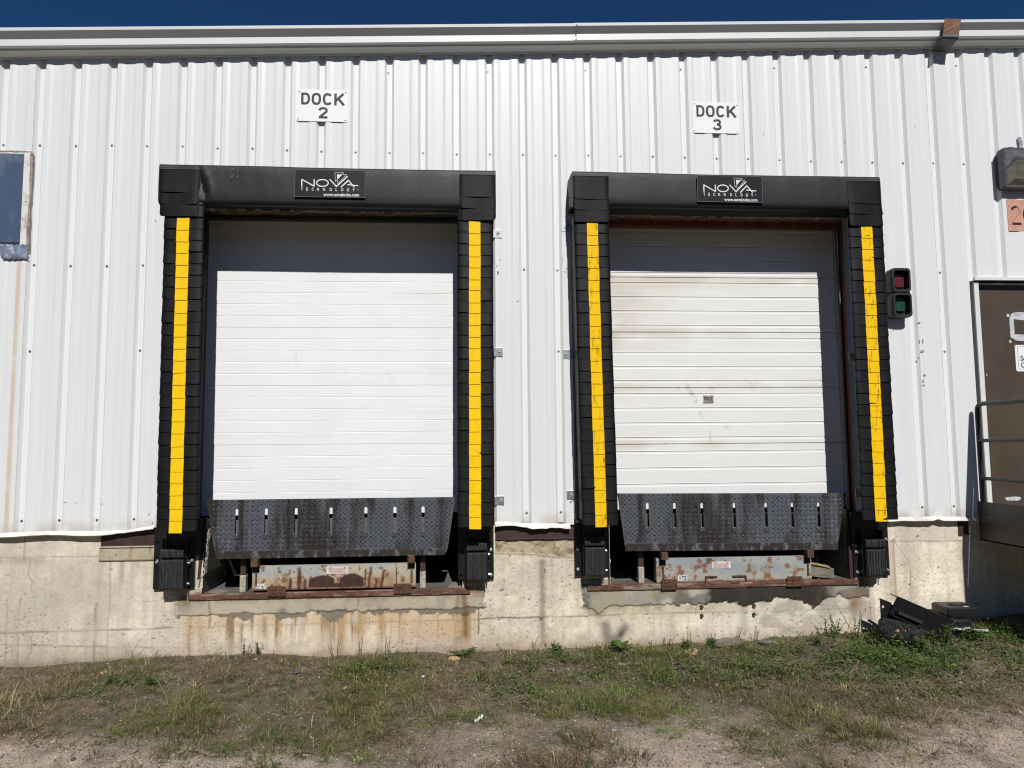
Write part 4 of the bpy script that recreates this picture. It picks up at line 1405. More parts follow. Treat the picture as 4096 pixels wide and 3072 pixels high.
# ================================================================== dock levelers
def tread(mb, inside, x0, x1, z0, z1, y, seed):
    rs = np.random.default_rng(seed)
    px_, pz_ = .0435, .039
    nx, nz = int((x1-x0)/px_)+2, int((z1-z0)/pz_*2)+2
    for i in range(nx):
        for j in range(nz):
            cx_, cz_ = x0+(i+(.5 if j % 2 else 0))*px_, z0+j*pz_/2
            if not inside(cx_, cz_):
                continue
            a = math.radians(36 if j % 2 else -36)
            L_, W_ = .0145, .0050
            u, v = (math.cos(a), math.sin(a)), (-math.sin(a), math.cos(a))
            b = lambda s, q: (cx_+u[0]*s+v[0]*q, cz_+u[1]*s+v[1]*q)
            pts = [b(-L_, 0), b(-L_*.5, -W_*.85), b(L_*.5, -W_*.85), b(L_, 0), b(L_*.5, W_*.85), b(-L_*.5, W_*.85)]
            h = .0036
            vs = [(q[0], y, q[1]) for q in pts]
            r0, r1 = b(-L_*.55, 0), b(L_*.55, 0)
            vs += [(r0[0], y-h, r0[1]), (r1[0], y-h, r1[1])]
            mb.add(vs, [(0, 1, 6), (1, 2, 7, 6), (2, 3, 7), (3, 4, 7), (4, 5, 6, 7), (5, 0, 6)], 1)

def panel_mesh(name, x0, x1, z0, z1, y, par, seed, style):
    r = .003
    xs, zz = np.arange(x0, x1+r/2, r*1.5), np.arange(z0, z1+r/2, r)
    X, Z = np.meshgrid(xs, zz, indexing='ij')
    u, v = (X-x0)/(x1-x0), (Z-z0)/(z1-z0)
    n1, n2, n3 = fbm(X*5, Z*9, seed), fbm(X*22, Z*22, seed+2), fbm(X*70, Z*70, seed+4, 3)
    runs = fbm(X*26, Z*1.5, seed+6)
    if style == 2:
        C = np.stack([.52+0*X, .46+0*X, .345+0*X], -1)
        C = mixc(C, (.38, .42, .44), sstep(.44, .56, n1)*sstep(.35, .7, v)*.85)
        C = mixc(C, (.42, .28, .14), sstep(.75, .15, v+.3*(n1-.5))*.6)
    else:
        C = np.stack([.40+0*X, .41+0*X, .385+0*X], -1)
        C = mixc(C, (.30, .34, .36), sstep(.4, .6, n1)*.7)
        C = mixc(C, (.46, .42, .33), sstep(.55, .1, v)*.6)
    C = mixc(C, (.34, .19, .085), sstep(.52, .66, n2)*sstep(.9, .2, v+.3*(n1-.5))*.85)
    C = mixc(C, (.22, .085, .03), sstep(.60, .70, n2+.14*(n3-.5))*.8)
    C = mixc(C, (.30, .15, .06), sstep(.56, .70, runs)*sstep(.95, .3, v)*.5)
    C = mixc(C, (.16, .06, .03), sstep(.12, .02, v+.07*(n2-.5))*.75)
    if style == 2:
        Wp = x1-x0
        for uc, cw, ch in ((.42, .115, .58), (.605, .11, .60), (.52, .05, .22)):
            dx = (X-x0-uc*Wp)/cw
            m = sstep(1.05, .85, np.abs(dx)+.22*(n2-.5))*sstep(.04, -.04, v-ch*(1-.35*dx*dx)+.16*(n1-.5))*sstep(.03, .09, v+.05*(n2-.5))
            C = mixc(C, (.045, .018, .014), m*.97)
        for uc, cw, h, ln in ((.285, .018, .98, 0), (.23, .016, .55, 0), (.32, .014, .50, 0), (.715, .013, .95, .02), (.755, .010, .40, 0), (.795, .012, .78, .035), (.457, .007, .85, 0), (.69, .006, .9, 0), (.88, .006, .9, 0), (.12, .010, .3, 0), (.55, .009, .3, 0)):
            m = np.exp(-((X-x0-uc*Wp-ln*(v-.4)-(fbm(Z*30, Z*0, int(uc*900))-.5)*.010)/cw)**4)*sstep(h, h-.12, v)
            C = mixc(C, (.095, .034, .016), np.clip(m*(.65+.6*n2), 0, 1))
    else:
        for ax, az_, bx, bz in ((.255, .55, .335, .80), (.335, .80, .34, .95)):
            A = np.array((x0+ax*1.4, z0+az_*(z1-z0))); B = np.array((x0+bx*1.4, z0+bz*(z1-z0)))
            t_ = np.clip(((X-A[0])*(B-A)[0]+(Z-A[1])*(B-A)[1])/((B-A)**2).sum(), 0, 1)
            d = np.hypot(X-A[0]-t_*(B-A)[0], Z-A[1]-t_*(B-A)[1])
            C = mixc(C, (.15, .08, .05), np.exp(-(d/.010)**2)*.9)
        C = mixc(C, (.05, .045, .045), np.exp(-((X-x0-.475)/.03)**2-((v-.9)/.12)**2)*.8*(n2 > .4))
    Y = y + .002*(n1-.5)
    me = fast_mesh(name, np.stack([X, Y, Z], -1).reshape(-1, 3), grid_quads(len(xs), len(zz)), colors=C.reshape(-1, 3), smooth=True)
    o = link_mesh(name, me, M['panel'], par)
    return o

def sill_mesh(x0, x1, par, seed):
    r = .006
    xs = np.arange(x0, x1+r/2, r)
    prof = [(.10, PITZ+.002), (.02, PITZ+.003), (-.022, PITZ+.003), (-.030, PITZ-.003), (-.030, PITZ-.018), (-.030, PITZ-.032), (-.028, PITZ-.042), (-.004, PITZ-.042)]
    pr = np.array(prof)
    X, I = np.meshgrid(xs, np.arange(len(pr)), indexing='ij')
    n1, n2 = fbm(X*6, I*.8, seed), fbm(X*24, I*1.1, seed+1)
    C = np.stack([.15+0*X, .075+0*X, .05+0*X], -1)
    C = mixc(C, (.28, .10, .055), sstep(.52, .66, n1)*.6)
    C = mixc(C, (.085, .04, .028), sstep(.45, .6, n2)*.85)
    C = mixc(C, (.42, .33, .25), sstep(.56, .72, fbm(X*5, I*.6+4, seed+3))*.7)
    C = mixc(C, (.17, .145, .115), (I < 2)*.85)
    Y, Z = pr[I, 0]+(n2-.5)*.004, pr[I, 1]+(n1-.5)*.006
    me = fast_mesh('sill_angle', np.stack([X, Y, Z], -1).reshape(-1, 3), grid_quads(len(xs), len(pr)), colors=C.reshape(-1, 3))
    return link_mesh('sill_angle', me, M['panel'], par)

def bk4(q, k=1.0145):       # x0, x1, z0, z1 re-measured for the plane of the wall face
    return tuple(3.699+(v-3.699)*k if n < 2 else 1.7+(v-1.7)*k for n, v in enumerate(q))

def leveler(label, top, bot, edge, slots, panel, sill, caps, hinges, legs, seed, style, grp='dock levelers'):
    (tx0, tz0), (tx1, tz1) = top
    (bx0, bz0), (bx1, bz1) = bot
    (ex0, ez0), (ex1, ez1) = edge
    t = thing('dock_leveler', label, 'dock leveler', ((bx0+bx1)/2, 0, PITZ), grp)
    YL = -.050
    K = (6.332-.05)/(6.332-.15)
    tr = lambda x, z: (3.699+(x-3.699)*K, 1.7+(z-1.7)*K)      # outline re-measured for a lip standing 50 mm proud
    tx0, tz0 = tr(tx0, tz0); tx1, tz1 = tr(tx1, tz1)
    bx0, bz0 = tr(bx0, bz0); bx1, bz1 = tr(bx1, bz1)
    ex0, ez0 = tr(ex0, ez0); ex1, ez1 = tr(ex1, ez1)
    slots = [(tr(sx, 0)[0], tr(0, za)[1], tr(0, zb)[1]) for sx, za, zb in slots]
    mb = MB()
    lerp = lambda a, b, u: a+(b-a)*u
    holes = []
    for (sx, zb_, zt_) in slots:
        r = .0135
        pts = [(sx+r*math.cos(math.radians(a)), zt_-r+r*math.sin(math.radians(a))) for a in range(0, 181, 20)] + [(sx+r*math.cos(math.radians(a)), zb_+r+r*math.sin(math.radians(a))) for a in range(180, 361, 20)]
        holes.append(pts)
    cutout(mb, [(bx0, bz0), (bx1, bz1), (tx1, tz1), (tx0, tz0)], holes, YL, YL+.016)
    def inside(x, z):
        v = (z-lerp(bz0, bz1, (x-bx0)/(bx1-bx0)))/(tz0-bz0)
        if not .02 < v < .965:
            return False
        xl, xr = lerp(bx0, tx0, v)+.018, lerp(bx1, tx1, v)-.018
        if not xl < x < xr:
            return False
        for (sx, zb_, zt_) in slots:
            if abs(x-sx) < .030 and zb_-.022 < z < zt_+.020:
                return False
        return True
    tread(mb, inside, min(bx0, tx0)+.02, max(bx1, tx1), bz1+.012, tz0, YL, seed)
    lip = mb.build('lip_plate', [M['lip'], M['tread']], t, smooth=True, sharp=62)
    for (sx, zb_, zt_) in slots:
        mb = MB()
        mb.cyl((sx-.003, YL-.009, zb_+.006), (sx-.003, YL+.02, zb_+.006), .0245, n=24)
        mb.build('lip_peg', M['peg'], lip, bevel=.003)
    mb = MB()
    mb.hexa([(ex0, YL-.004, ez0), (ex1, YL-.004, ez1), (ex1-.01, YL+.03, ez1), (ex0+.01, YL+.03, ez0), (bx0, YL-.001, bz0), (bx1, YL-.001, bz1), (bx1, YL+.03, bz1), (bx0, YL+.03, bz0)])
    mb.build('lip_edge', M['lipedge'], t, bevel=.004)
    # deck behind the lip
    mb = MB()
    mb.box(bx0+.02, bx1-.02, .02, 1.55, .985, 1.03)
    mb.box(bx0+.02, bx1-.02, .03, .08, .86, .985)
    mb.build('deck', M['rust'], t)
    # lip hinge lugs seen through the slots
    for (sx, zb_, zt_) in slots:
        mb = MB()
        mb.box(sx-.03, sx+.03, .0, .06, zb_+.02, zb_+.135)
        mb.build('hinge_lug', M['pitdark'], t)
    # front panel
    px0, px1, pz0, pz1 = bk4(panel)
    pn = panel_mesh('front_panel', px0, px1, pz0, pz1, -.012, t, 400+seed*10, style)
    mb = MB()
    mb.box(px0, px1, -.010, .06, pz1-.006, pz1+.001)
    mb.box(px0, px0+.006, -.010, .06, pz0+.02, pz1-.006)
    mb.box(px1-.006, px1, -.010, .06, pz0+.02, pz1-.006)
    mb.box(px0+.01, px1-.01, -.009, .06, pz0+.002, pz0+.006)
    mb.build('panel_return', M['cream'], t)
    sx0, sx1, sz0, sz1 = (px0+.625, px0+.805, pz0+.125, pz0+.187) if style == 2 else (px0+.502, px0+.675, pz0+.118, pz0+.178)
    mb = MB()
    mb.box(sx0, sx1, -.0165, -.0145, sz0, sz1)
    mb.build('notice_sticker', M['paper'], pn)
    mb = MB()
    rs = np.random.default_rng(seed)
    stroke(mb, [(sx0+.022, sz1-.010), (sx0+.050, sz1-.010)], .006, -.0170)
    mb.add([(sx1-.038, -.0170, sz1-.006), (sx1-.018, -.0170, sz1-.006), (sx1-.027, -.0170, sz1-.016)], [(0, 2, 1)])
    for i in range(7):
        zz = sz1-.017-.0062*i
        a, b = sx0+.012+.014*rs.random(), sx1-.012-.016*rs.random()
        if i in (0, 6):
            a, b = sx0+.008, sx1-.008
        x = a
        while x < b:
            l_ = rs.uniform(.004, .013)
            stroke(mb, [(x, zz), (min(x+l_, b), zz)], .0030, -.0170)
            x += l_+.0025
    mb.build('sticker_print', M['redink'], pn)
    # caps with rusty rods at both ends of the panel
    for (cx0, cx1, cz0, cz1) in map(bk4, caps):
        mb = MB()
        mb.box(cx0, cx1, -.085, .0, cz0, cz1)
        mb.build('bracket_cap', M['rust'], t, bevel=.004)
        mb = MB()
        mb.box((cx0+cx1)/2-.006, (cx0+cx1)/2+.008, -.024, -.012, pz0+.045, cz0)
        mb.build('rod', M['rust'], t)
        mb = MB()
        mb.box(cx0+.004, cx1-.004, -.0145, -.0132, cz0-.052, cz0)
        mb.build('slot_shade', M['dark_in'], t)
    for (hx0, hx1, hz0, hz1) in map(bk4, hinges):
        mb = MB()
        hs = [arc((hx0*.7+hx1*.3), hz0+.022, .007, 0, 330, 9), arc((hx0*.35+hx1*.65), hz1-.030, .006, 0, 330, 9), rrect(hx0+.02, hx0+.075, hz1-.035, hz1-.028, .002, 1)]
        cutout(mb, [(hx0, hz0), (hx1, hz0), (hx1, hz1-.012), (hx1-.012, hz1), (hx0+.006, hz1), (hx0, hz1-.01)], hs, -.046, -.036)
        mb.box(hx0+.004, hx1-.004, -.035, .0, hz0+.004, hz0+.016)
        mb.build('hinge_bracket', M['rust'], t)
    for (lx, w_) in legs:
        mb = MB()
        mb.box(lx-w_/2, lx+w_/2, .03, .08, PITZ+.15, .95, 0)
        mb.build('support_leg', M['brown'], t)
        mb = MB()
        mb.box(lx-w_/2-.003, lx+w_/2+.003, .022, .09, PITZ+.004, PITZ+.145)
        mb.build('leg_foot', M['cream'], t, bevel=.006)
    sl_ = sill_mesh(sill[0], sill[1], t, 500+seed*10)
    return t, pn
S2 = [(2.053, .936, 1.172), (2.301, .934, 1.172), (2.591, .939, 1.172), (2.883, .937, 1.171), (3.128, .934, 1.170), (3.367, .935, 1.169)]
S2 = [(1.811, .936, 1.170)] + S2
S3 = [(x, a-.008, b+.006) for x, a, b in ((5.319, .943, 1.164), (5.560, .938, 1.161), (5.806, .934, 1.157), (6.097, .929, 1.153), (6.385, .927, 1.150), (6.625, .922, 1.148), (6.866, .920, 1.146))]
t2, pn2 = leveler('dock leveler of the left dock with heavily rusted white front panel', ((1.560, 1.249), (3.641, 1.245)), ((1.638, .824), (3.578, .813)), ((1.660, .758), (3.554, .756)), S2,
        (1.937, 3.303, .487, .686), (1.39, 3.77), [(1.940, 2.000, .691, .760), (3.238, 3.299, .697, .765)], [(2.072, 2.222, .440, .522), (3.118, 3.268, .440, .522)], [(1.822, .045), (3.356, .045)], 1, 2)
t3, pn3 = leveler('dock leveler of the right dock with blue grey front panel', ((5.056, 1.256), (7.123, 1.232)), ((5.108, .827), (7.032, .800)), ((5.115, .758), (7.029, .734)), S3,
        (5.397, 6.800, .470, .680), (4.80, 7.27), [(5.425, 5.485, .680, .745), (6.735, 6.795, .672, .738)], [(5.430, 5.570, .422, .508), (6.558, 6.702, .422, .508)], [(5.295, .045), (6.93, .001)], 2, 3)
# stencilled letters left on the panels
mb = MB()
mb.box(5.612, 5.697, -.0165, -.0145, .470, .517)
mb.build('label_plate', M['paper'], pn3)
mb = MB()
for i, ch in enumerate('ITE'):
    glyphs(mb, ch, 5.624+.024*i+(.004 if i == 0 else 0), 5.624+.024*i+(.012 if i == 0 else .019), .476, .511, -.0170, bold=.03)
mb.build('label_lettering', M['ink'], pn3)
mb = MB()
mb.box(1.950, 2.028, -.0165, -.0145, .483, .525)
mb.build('label_plate', mat('flaking_label', (.03, .03, .03), (.75, .73, .7), rough=.7, nscale=60, contrast=(.42, .5)), pn2)
# small angle stops at the foot of the right dock's panel
for x0, x1, s in ((5.86, 5.97, 1), (6.11, 6.235, -1)):
    mb = MB()
    mb.box(x0, x1, -.028, -.0145, .496, .506)
    xa = x0 if s > 0 else x1-.010
    mb.box(xa, xa+.010, -.028, -.0145, .452, .496)
    mb.build('stop_angle', M['rust'], t3)
mb = MB()
mb.box(6.095, 6.165, -.036, -.0, .440, .456)
mb.build('catch', M['rust'], t3)

# broken timber in the right pit
t = thing('broken_timber', 'splintered grey timber block lying in the pit of the right dock', 'timber', (6.98, .1, PITZ))
mb = MB()
mb.hexa([(6.84, .02, .475), (7.06, -.005, .452), (7.07, .10, .452), (6.85, .13, .475), (6.83, .02, .575), (7.06, -.005, .545), (7.07, .10, .545), (6.84, .13, .57)])
mb.build('block', M['wood'], t, bevel=.006)
mb = MB()
mb.hexa([(6.80, .0, .600), (7.02, -.012, .552), (7.02, .05, .552), (6.80, .06, .600), (6.795, .0, .612), (7.01, -.012, .572), (7.01, .05, .572), (6.795, .06, .612)])
mb.build('splinter', M['woodlight'], t)
# dirt heaped in the corners of the left pit
for (cx_, w_, h_, lab) in ((1.60, .10, .035, 'crumbled concrete heap in the left corner of the left dock pit'), (3.64, .085, .05, 'crumbled concrete heap in the right corner of the left dock pit')):
    nx_, ny_ = 22, 14
    P = np.zeros((nx_, ny_, 3))
    for i in range(nx_):
        for j in range(ny_):
            u, v = i/(nx_-1)*2-1, j/(ny_-1)*2-1
            P[i, j] = (cx_+u*w_, .09+v*.09, PITZ-.004+h_*.8*max(0, 1-u*u-v*v*.9)*(.6+.7*float(fbm(np.array(u*2.5), np.array(v*2.5), 601, 4))))
    mb = MB()
    mb.grid(P)
    o = mb.build('rubble_heap', M['wood'], None, org=(cx_, .09, PITZ))
    tag(o, lab, 'rubble', 'rubble heaps in the dock pits')

def settle(mb, y0, k):
    """make a wall fitting shallower: depth scaled by k from the wall at y0, outline re-measured for its new distance"""
    out = []
    for x, y, z in mb.v:
        y2 = y0+(y-y0)*k
        q = (y2-CAM.y)/(y-CAM.y)
        out.append((CAM.x+(x-CAM.x)*q, y2, CAM.z+(z-CAM.z)*q))
    mb.v = out
    return mb

# ================================================================== signal light
t = thing('dock_signal_light', 'dark grey dock signal light with red lens above green lens', 'signal light', (7.71, -.035, 3.05))
mb = MB()
def loft(loops, m=0, cap0=True, cap1=True):
    n = len(loops[0])
    vs = [p for lp in loops for p in lp]
    fs = []
    for a in range(len(loops)-1):
        for i in range(n):
            fs.append((a*n+i, a*n+(i+1) % n, (a+1)*n+(i+1) % n, (a+1)*n+i))
    if cap0:
        fs.append(tuple(range(n))[::-1])
    if cap1:
        fs.append(tuple(range((len(loops)-1)*n, len(loops)*n)))
    mb.add(vs, fs, m)
yb, yf_ = -.036, -.200
for z0, z1 in ((3.050, 3.276), (2.818, 3.046)):
    o1 = rrect(7.672, 7.846, z0+.010, z1+.012, .030)
    o2 = rrect(7.632, 7.812, z0, z1, .032)
    i2 = rrect(7.652, 7.792, z0+.026, z1-.024, .022)
    i3 = rrect(7.700, 7.822, z0+.040, z1-.018, .018)
    loft([[(x, yb, z) for x, z in o1], [(x, yf_+.03, z) for x, z in o2], [(x, yf_, z) for x, z in rrect(7.635, 7.809, z0+.003, z1-.003, .03)], [(x, yf_, z) for x, z in i2], [(x, -.075, z) for x, z in i3]], cap1=True)
mb.box(7.675, 7.815, -.17, -.04, 3.035, 3.06)
settle(mb, -.035, .64).build('housing', M['plasticgrey'], t, smooth=True, sharp=35)
for nm, z0, z1, m_ in (('red_lens', 3.112, 3.238, 'redlens'), ('green_lens', 2.888, 3.014, 'greenlens')):
    mb = MB()
    mb.poly(rrect(7.716, 7.802, z0, z1, .016), -.112, -.07)
    settle(mb, -.035, .64).build(nm, M[m_], t, bevel=.005)

# ================================================================== wall lamp
t = thing('wall_lamp', 'weathered grey wall pack lamp with dirty glass at the right edge', 'wall lamp', (9.0, -.035, 4.25))
mb = MB()
X0, X1 = 8.815, 9.205
bk = [(X0+.03, 4.075), (X1-.03, 4.075), (X1+.01, 4.13), (X1+.01, 4.38), (X1-.045, 4.475), (X0+.045, 4.475), (X0-.0, 4.38), (X0-.0, 4.13)]
mb.poly(bk, -.13, -.0345)
settle(mb, -.0345, .52).build('back_box', M['lamphouse'], t, bevel=.01)
mb = MB()
a0, a1 = X0-.028, X1+.01
# rim frame and sloped hood
cutout(mb, rrect(a0, a1, 4.052, 4.432, .014, 3), [rrect(a0+.022, a1-.022, 4.075, 4.30, .006, 2)], -.205, -.13)
mb.hexa([(a0+.02, -.205, 4.305), (a1-.02, -.205, 4.305), (a1-.02, -.204, 4.305), (a0+.02, -.204, 4.305), (a0+.02, -.206, 4.42), (a1-.02, -.206, 4.42), (a1-.02, -.204, 4.42), (a0+.02, -.204, 4.42)])
mb.add([(a0+.02, -.206, 4.415), (a1-.02, -.206, 4.415), (a1-.06, -.262, 4.325), (a0+.055, -.262, 4.325), (a0+.02, -.206, 4.24), (a1-.02, -.206, 4.24), (a1-.09, -.258, 4.305), (a0+.095, -.258, 4.305)],
       [(3, 2, 1, 0), (0, 4, 7, 3), (1, 2, 6, 5), (3, 7, 6, 2), (4, 5, 6, 7)])
for k in range(4):
    xx = 8.846+.014*k
    mb.box(xx, xx+.006, -.20, -.14, 4.43, 4.444)
settle(mb, -.0345, .52).build('hood', M['lamphouse'], t, bevel=.003)
mb = MB()
b0, b1 = a0+.024, a1-.024
mb.add([(b0, -.19, 4.08), (b1, -.19, 4.08), (b1, -.19, 4.30), (b0, -.19, 4.30), (b0+.035, -.25, 4.115), (b1-.035, -.25, 4.115), (b1-.07, -.255, 4.298), (b0+.07, -.255, 4.298)],
       [(0, 1, 5, 4), (4, 5, 6, 7), (0, 4, 7, 3), (1, 2, 6, 5), (3, 7, 6, 2)])
settle(mb, -.0345, .52).build('glass_refractor', M['lampglass'], t)
mb = MB()
mb.cyl((9.073, -.075, 4.474), (9.073, -.075, 4.500), .017, n=14)
mb.cyl((9.073, -.075, 4.500), (9.073, -.075, 4.560), .0125, n=12)
for zz in (4.520, 4.535, 4.550):
    mb.cyl((9.073, -.075, zz), (9.073, -.075, zz+.007), .019, n=6)
mb.box(9.056, 9.094, -.068, -.062, 4.545, 4.605)
settle(mb, -.0345, .52).build('conduit_fitting', M['galvdull'], t)

# ================================================================== entry door
ed = bpy.data.objects.new('entry_door', None)
COL.objects.link(ed)
ed.parent = WH
ORG[ed.name] = (0, 0, 0)
DX0, DX1 = 8.608, 9.55
mb = MB()
mb.box(DX0, DX1, .030, .072, 1.075, 3.170)
leaf = mb.build('door_leaf', M['doorbrown'], ed)
mb = MB()
mb.box(8.537, 9.70, -.058, -.030, 3.200, 3.230)
mb.box(8.545, 8.592, -.030, .075, 1.04, 3.190)
mb.box(9.56, 9.61, -.030, .075, 1.04, 3.190)
mb.box(8.592, 9.56, .010, .075, 3.172, 3.190)
mb.build('door_frame', M['trim'], ed, bevel=.002)
mb = MB()
mb.box(8.520, 8.545, -.012, .06, 1.0, 3.200)
mb.box(8.545, 9.56, .035, .09, 3.19, 3.26)
mb.box(8.50, 9.70, .08, .12, 1.0, 3.3)
mb.build('frame_gap', M['greyjamb'], ed)
for zz in (2.86, 1.42):
    mb = MB()
    mb.box(8.600, 8.612, .020, .034, zz, zz+.115)
    mb.cyl((8.600, .024, zz), (8.600, .024, zz+.115), .007, n=8)
    mb.build('hinge', M['blacksteel'], ed)
# bare paint edge at the hinge side, glue and paper left behind
mb = MB()
zz = np.linspace(1.10, 2.80, 60)
P = []
for z in zz:
    n = max(0, float(fbm(np.array(z*8), np.array(.4), 701))-.35)*.03
    P.append([(8.609, .0285, z), (8.609+n, .0285, z)])
mb.grid(np.array(P), flip=True)
mb.build('bare_edge', M['paper'], ed)
def ragged(mb, cx_, cz_, rx, rz, y, seed, n=40, amp=.35):
    pts = []
    for i in range(n):
        a = 2*math.pi*i/n
        k = 1-amp*float(fbm(np.array(math.cos(a)*4+5), np.array(math.sin(a)*4+5), seed, 4))
        ca, sa = math.cos(a), math.sin(a)
        q = max(abs(ca), abs(sa))**.6
        pts.append((cx_+rx*k*ca/q, cz_+rz*k*sa/q))
    mb.add([(x, y, z) for x, z in pts], [tuple(range(n))])
residue = mat('paper_residue', (.42, .44, .50), (.76, .76, .75), rough=.8, nscale=14)
mb = MB()
ragged(mb, 9.075, 2.875, .155, .045, .0280, 711)
ragged(mb, 9.075, 2.665, .145, .040, .0278, 713)
ragged(mb, 8.945, 2.765, .026, .135, .0282, 715)
ragged(mb, 8.913, 2.880, .017, .017, .0280, 717)
ragged(mb, 8.918, 2.628, .015, .015, .0280, 719)
ragged(mb, 8.660, 2.31, .006, .012, .0280, 721)
ragged(mb, 8.84, 1.145, .09, .022, .0280, 723)
mb.build('paper_residue', residue, ed)
t = thing('notice_sign', 'white notice with black rounded border screwed to the brown door', 'sign', (9.06, .026, 2.465))
mb = MB()
mb.poly(rrect(8.957, 9.190, 2.341, 2.594, .010, 3), .0255, .0295)
mb.build('sign_plate', M['signwhite'], t)
mb = MB()
outer, inner = rrect(8.981, 9.172, 2.362, 2.578, .012, 3), rrect(8.984, 9.169, 2.365, 2.575, .010, 3)
cutout(mb, outer, [inner], .0245, .0250)
glyphs(mb, 'Se', 9.006, 9.062, 2.440, 2.492, .0247, bold=.025)
glyphs(mb, 'Ca', 9.006, 9.066, 2.376, 2.428, .0247, bold=.025)
mb.build('lettering', M['greyink'], t)
for x, z in ((8.965, 2.585), (8.965, 2.350)):
    mb = MB()
    mb.dome((x, .0255, z), .005, .004, 8)
    mb.build('screw', M['screw'], t)

# ================================================================== landing with railing
t = thing('landing_platform', 'dark brown steel landing with pipe railing in front of the brown door', 'landing', (8.9, -.7, 0))
PX = 8.425
mb = MB()
mb.box(PX, PX+.012, -1.55, -.055, 1.018, 1.135)
mb.box(PX-.008, PX+.012, -1.55, -.07, .785, 1.018)
mb.box(PX-.008, PX+.06, -1.55, -.07, .785, .797)
mb.build('stringer', M['railbrown'], t)
mb = MB()
mb.box(PX+.012, 10.0, -1.55, -.055, 1.00, 1.04)
mb.build('deck', M['railbrown'], t)
mb = MB()
mb.box(PX+.012, 10.0, -1.55, -1.538, .785, 1.135)
mb.box(9.988, 10.0, -1.538, -.055, .785, 1.135)
mb.build('fascia', M['railbrown'], t)
RX, RY, RR = PX+.019, -.100, .0205
mb = MB()
pts = [(RX, RY, 1.04)] + [(RX, RY, 1.3), (RX, RY, 1.7), (RX, RY, 1.95)] + [(RX, RY-.06*(1-math.cos(a)), 1.965+.06*math.sin(a)) for a in (.4, .8, 1.2, 1.57)] + [(RX, -.5, 2.025), (RX, -1.4, 2.025)] + [(RX, -1.44-.06*math.sin(a), 1.965+.06*math.cos(a)) for a in (.3, .8, 1.2, 1.57)] + [(RX, -1.50, 1.5), (RX, -1.50, 1.04)]
mb.tube(pts, RR, 14)
mb.build('handrail', M['railbrown'], t, smooth=True)
for zz in (1.690, 1.345):
    mb = MB()
    mb.cyl((RX, RY-.012, zz), (RX, -1.49, zz), .0165, n=14)
    mb.build('mid_rail', M['railbrown'], t, smooth=True, sharp=40)
for lx in (8.50, 9.9):
    mb = MB()
    mb.box(lx, lx+.07, -1.50, -1.43, -.2, 1.0)
    mb.build('leg', M['railbrown'], t)

# ================================================================== loose things by the wall
gz = lambda x, y: float(ground_z(x, y))
# old angle iron leaning over a torn bumper
t = thing('scrap_angle_iron', 'black scrap angle iron with rusty edge leaning against the base wall', 'scrap metal', (7.55, -.3, .1))
def slab(mb, a, b, up_, w_, th, m=0):
    """flat bar from a to b, width w_ along up_, thickness th"""
    a, b, up_ = Vector(a), Vector(b), Vector(up_).normalized()
    d = (b-a).normalized()
    n_ = d.cross(up_).normalized()
    p = []
    for q in (a, b):
        for s, h in ((0, 0), (1, 0), (1, 1), (0, 1)):
            p.append(q+n_*th*s+up_*w_*h)
    mb.add(p, [(0, 1, 2, 3), (7, 6, 5, 4), (0, 4, 5, 1), (1, 5, 6, 2), (2, 6, 7, 3), (3, 7, 4, 0)], m)
mb = MB()
slab(mb, (7.375, -.30, .215), (7.90, -.40, -.02), (.32, -.20, .80), .165, .012)
slab(mb, (7.375, -.30, .215), (7.90, -.40, -.02), (.05, -.9, -.10), .09, .012)
slab(mb, (7.42, -.33, .235), (7.60, -.365, .155), (.1, -.9, .2), .05, .03)
mb.build('angle_bar', M['blacksteel'], t, bevel=.002)
mb = MB()
slab(mb, (7.388, -.315, .372), (7.93, -.42, .128), (.2, -.1, .9), .010, .016)
mb.build('rusty_edge', M['rust'], t)
t = thing('scrap_plate', 'black drilled steel plate standing behind the torn rubber bumper', 'scrap metal', (7.34, -.28, .1))
mb = MB()
cutout(mb, [(7.315, .02), (7.66, .0), (7.66, .13), (7.46, .23), (7.40, .300), (7.315, .335)], [arc(7.338, .262, .013, 0, 340, 12)], -.285, -.272)
mb.build('plate', M['blacksteel'], t)
t = thing('torn_rubber_bumper', 'charred torn rubber bumper with yellow foam crumbs lying in the weeds', 'old bumper', (7.46, -.5, .0))
nx_, ny_ = 64, 40
P = np.zeros((nx_, ny_, 3))
for i in range(nx_):
    for j in range(ny_):
        u, v = i/(nx_-1), j/(ny_-1)*2*math.pi
        cxx = 7.20+.37*u
        ry = .085*(1-abs(2*u-1)**7)+.003
        rz = (.085-.02*u)*(1-abs(2*u-1)**9)+.003
        rid = .016*math.sin(cxx*330+2*math.sin(v*2))*(.3+.7*float(fbm(np.array(u*6), np.array(v*2), 811)))
        n = .035*(float(fbm(np.array(u*5), np.array(math.cos(v)*2+math.sin(v)), 813))-.5)
        c_, s_ = math.cos(v), math.sin(v)
        k = max(abs(c_), abs(s_))**-.55
        P[i, j] = (cxx, -.43-.03*u+(ry+rid*.6+n)*c_*k, .105-.045*u+(rz+rid*.6+n)*s_*k + .018*math.sin(u*5))
mb = MB()
mb.grid(P)
mb.build('rubber_body', M['charwood'], t, smooth=True, sharp=60)
for k, (x, y, z) in enumerate(((7.30, -.528, .118), (7.355, -.530, .120))):
    mb = MB()
    n = 9
    vs = [(x+.024*math.cos(a*.7)*(.7+.3*math.sin(a*3+k)), y+.012*math.sin(a*.7), z+.011*math.sin(a*1.3)+.005) for a in range(n)]
    mb.add(vs, [tuple(range(n))])
    mb.add([(p[0], p[1]+.012, p[2]-.012) for p in vs], [tuple(range(n))])
    mb.build('foam_crumb', M['yfoam'], t)
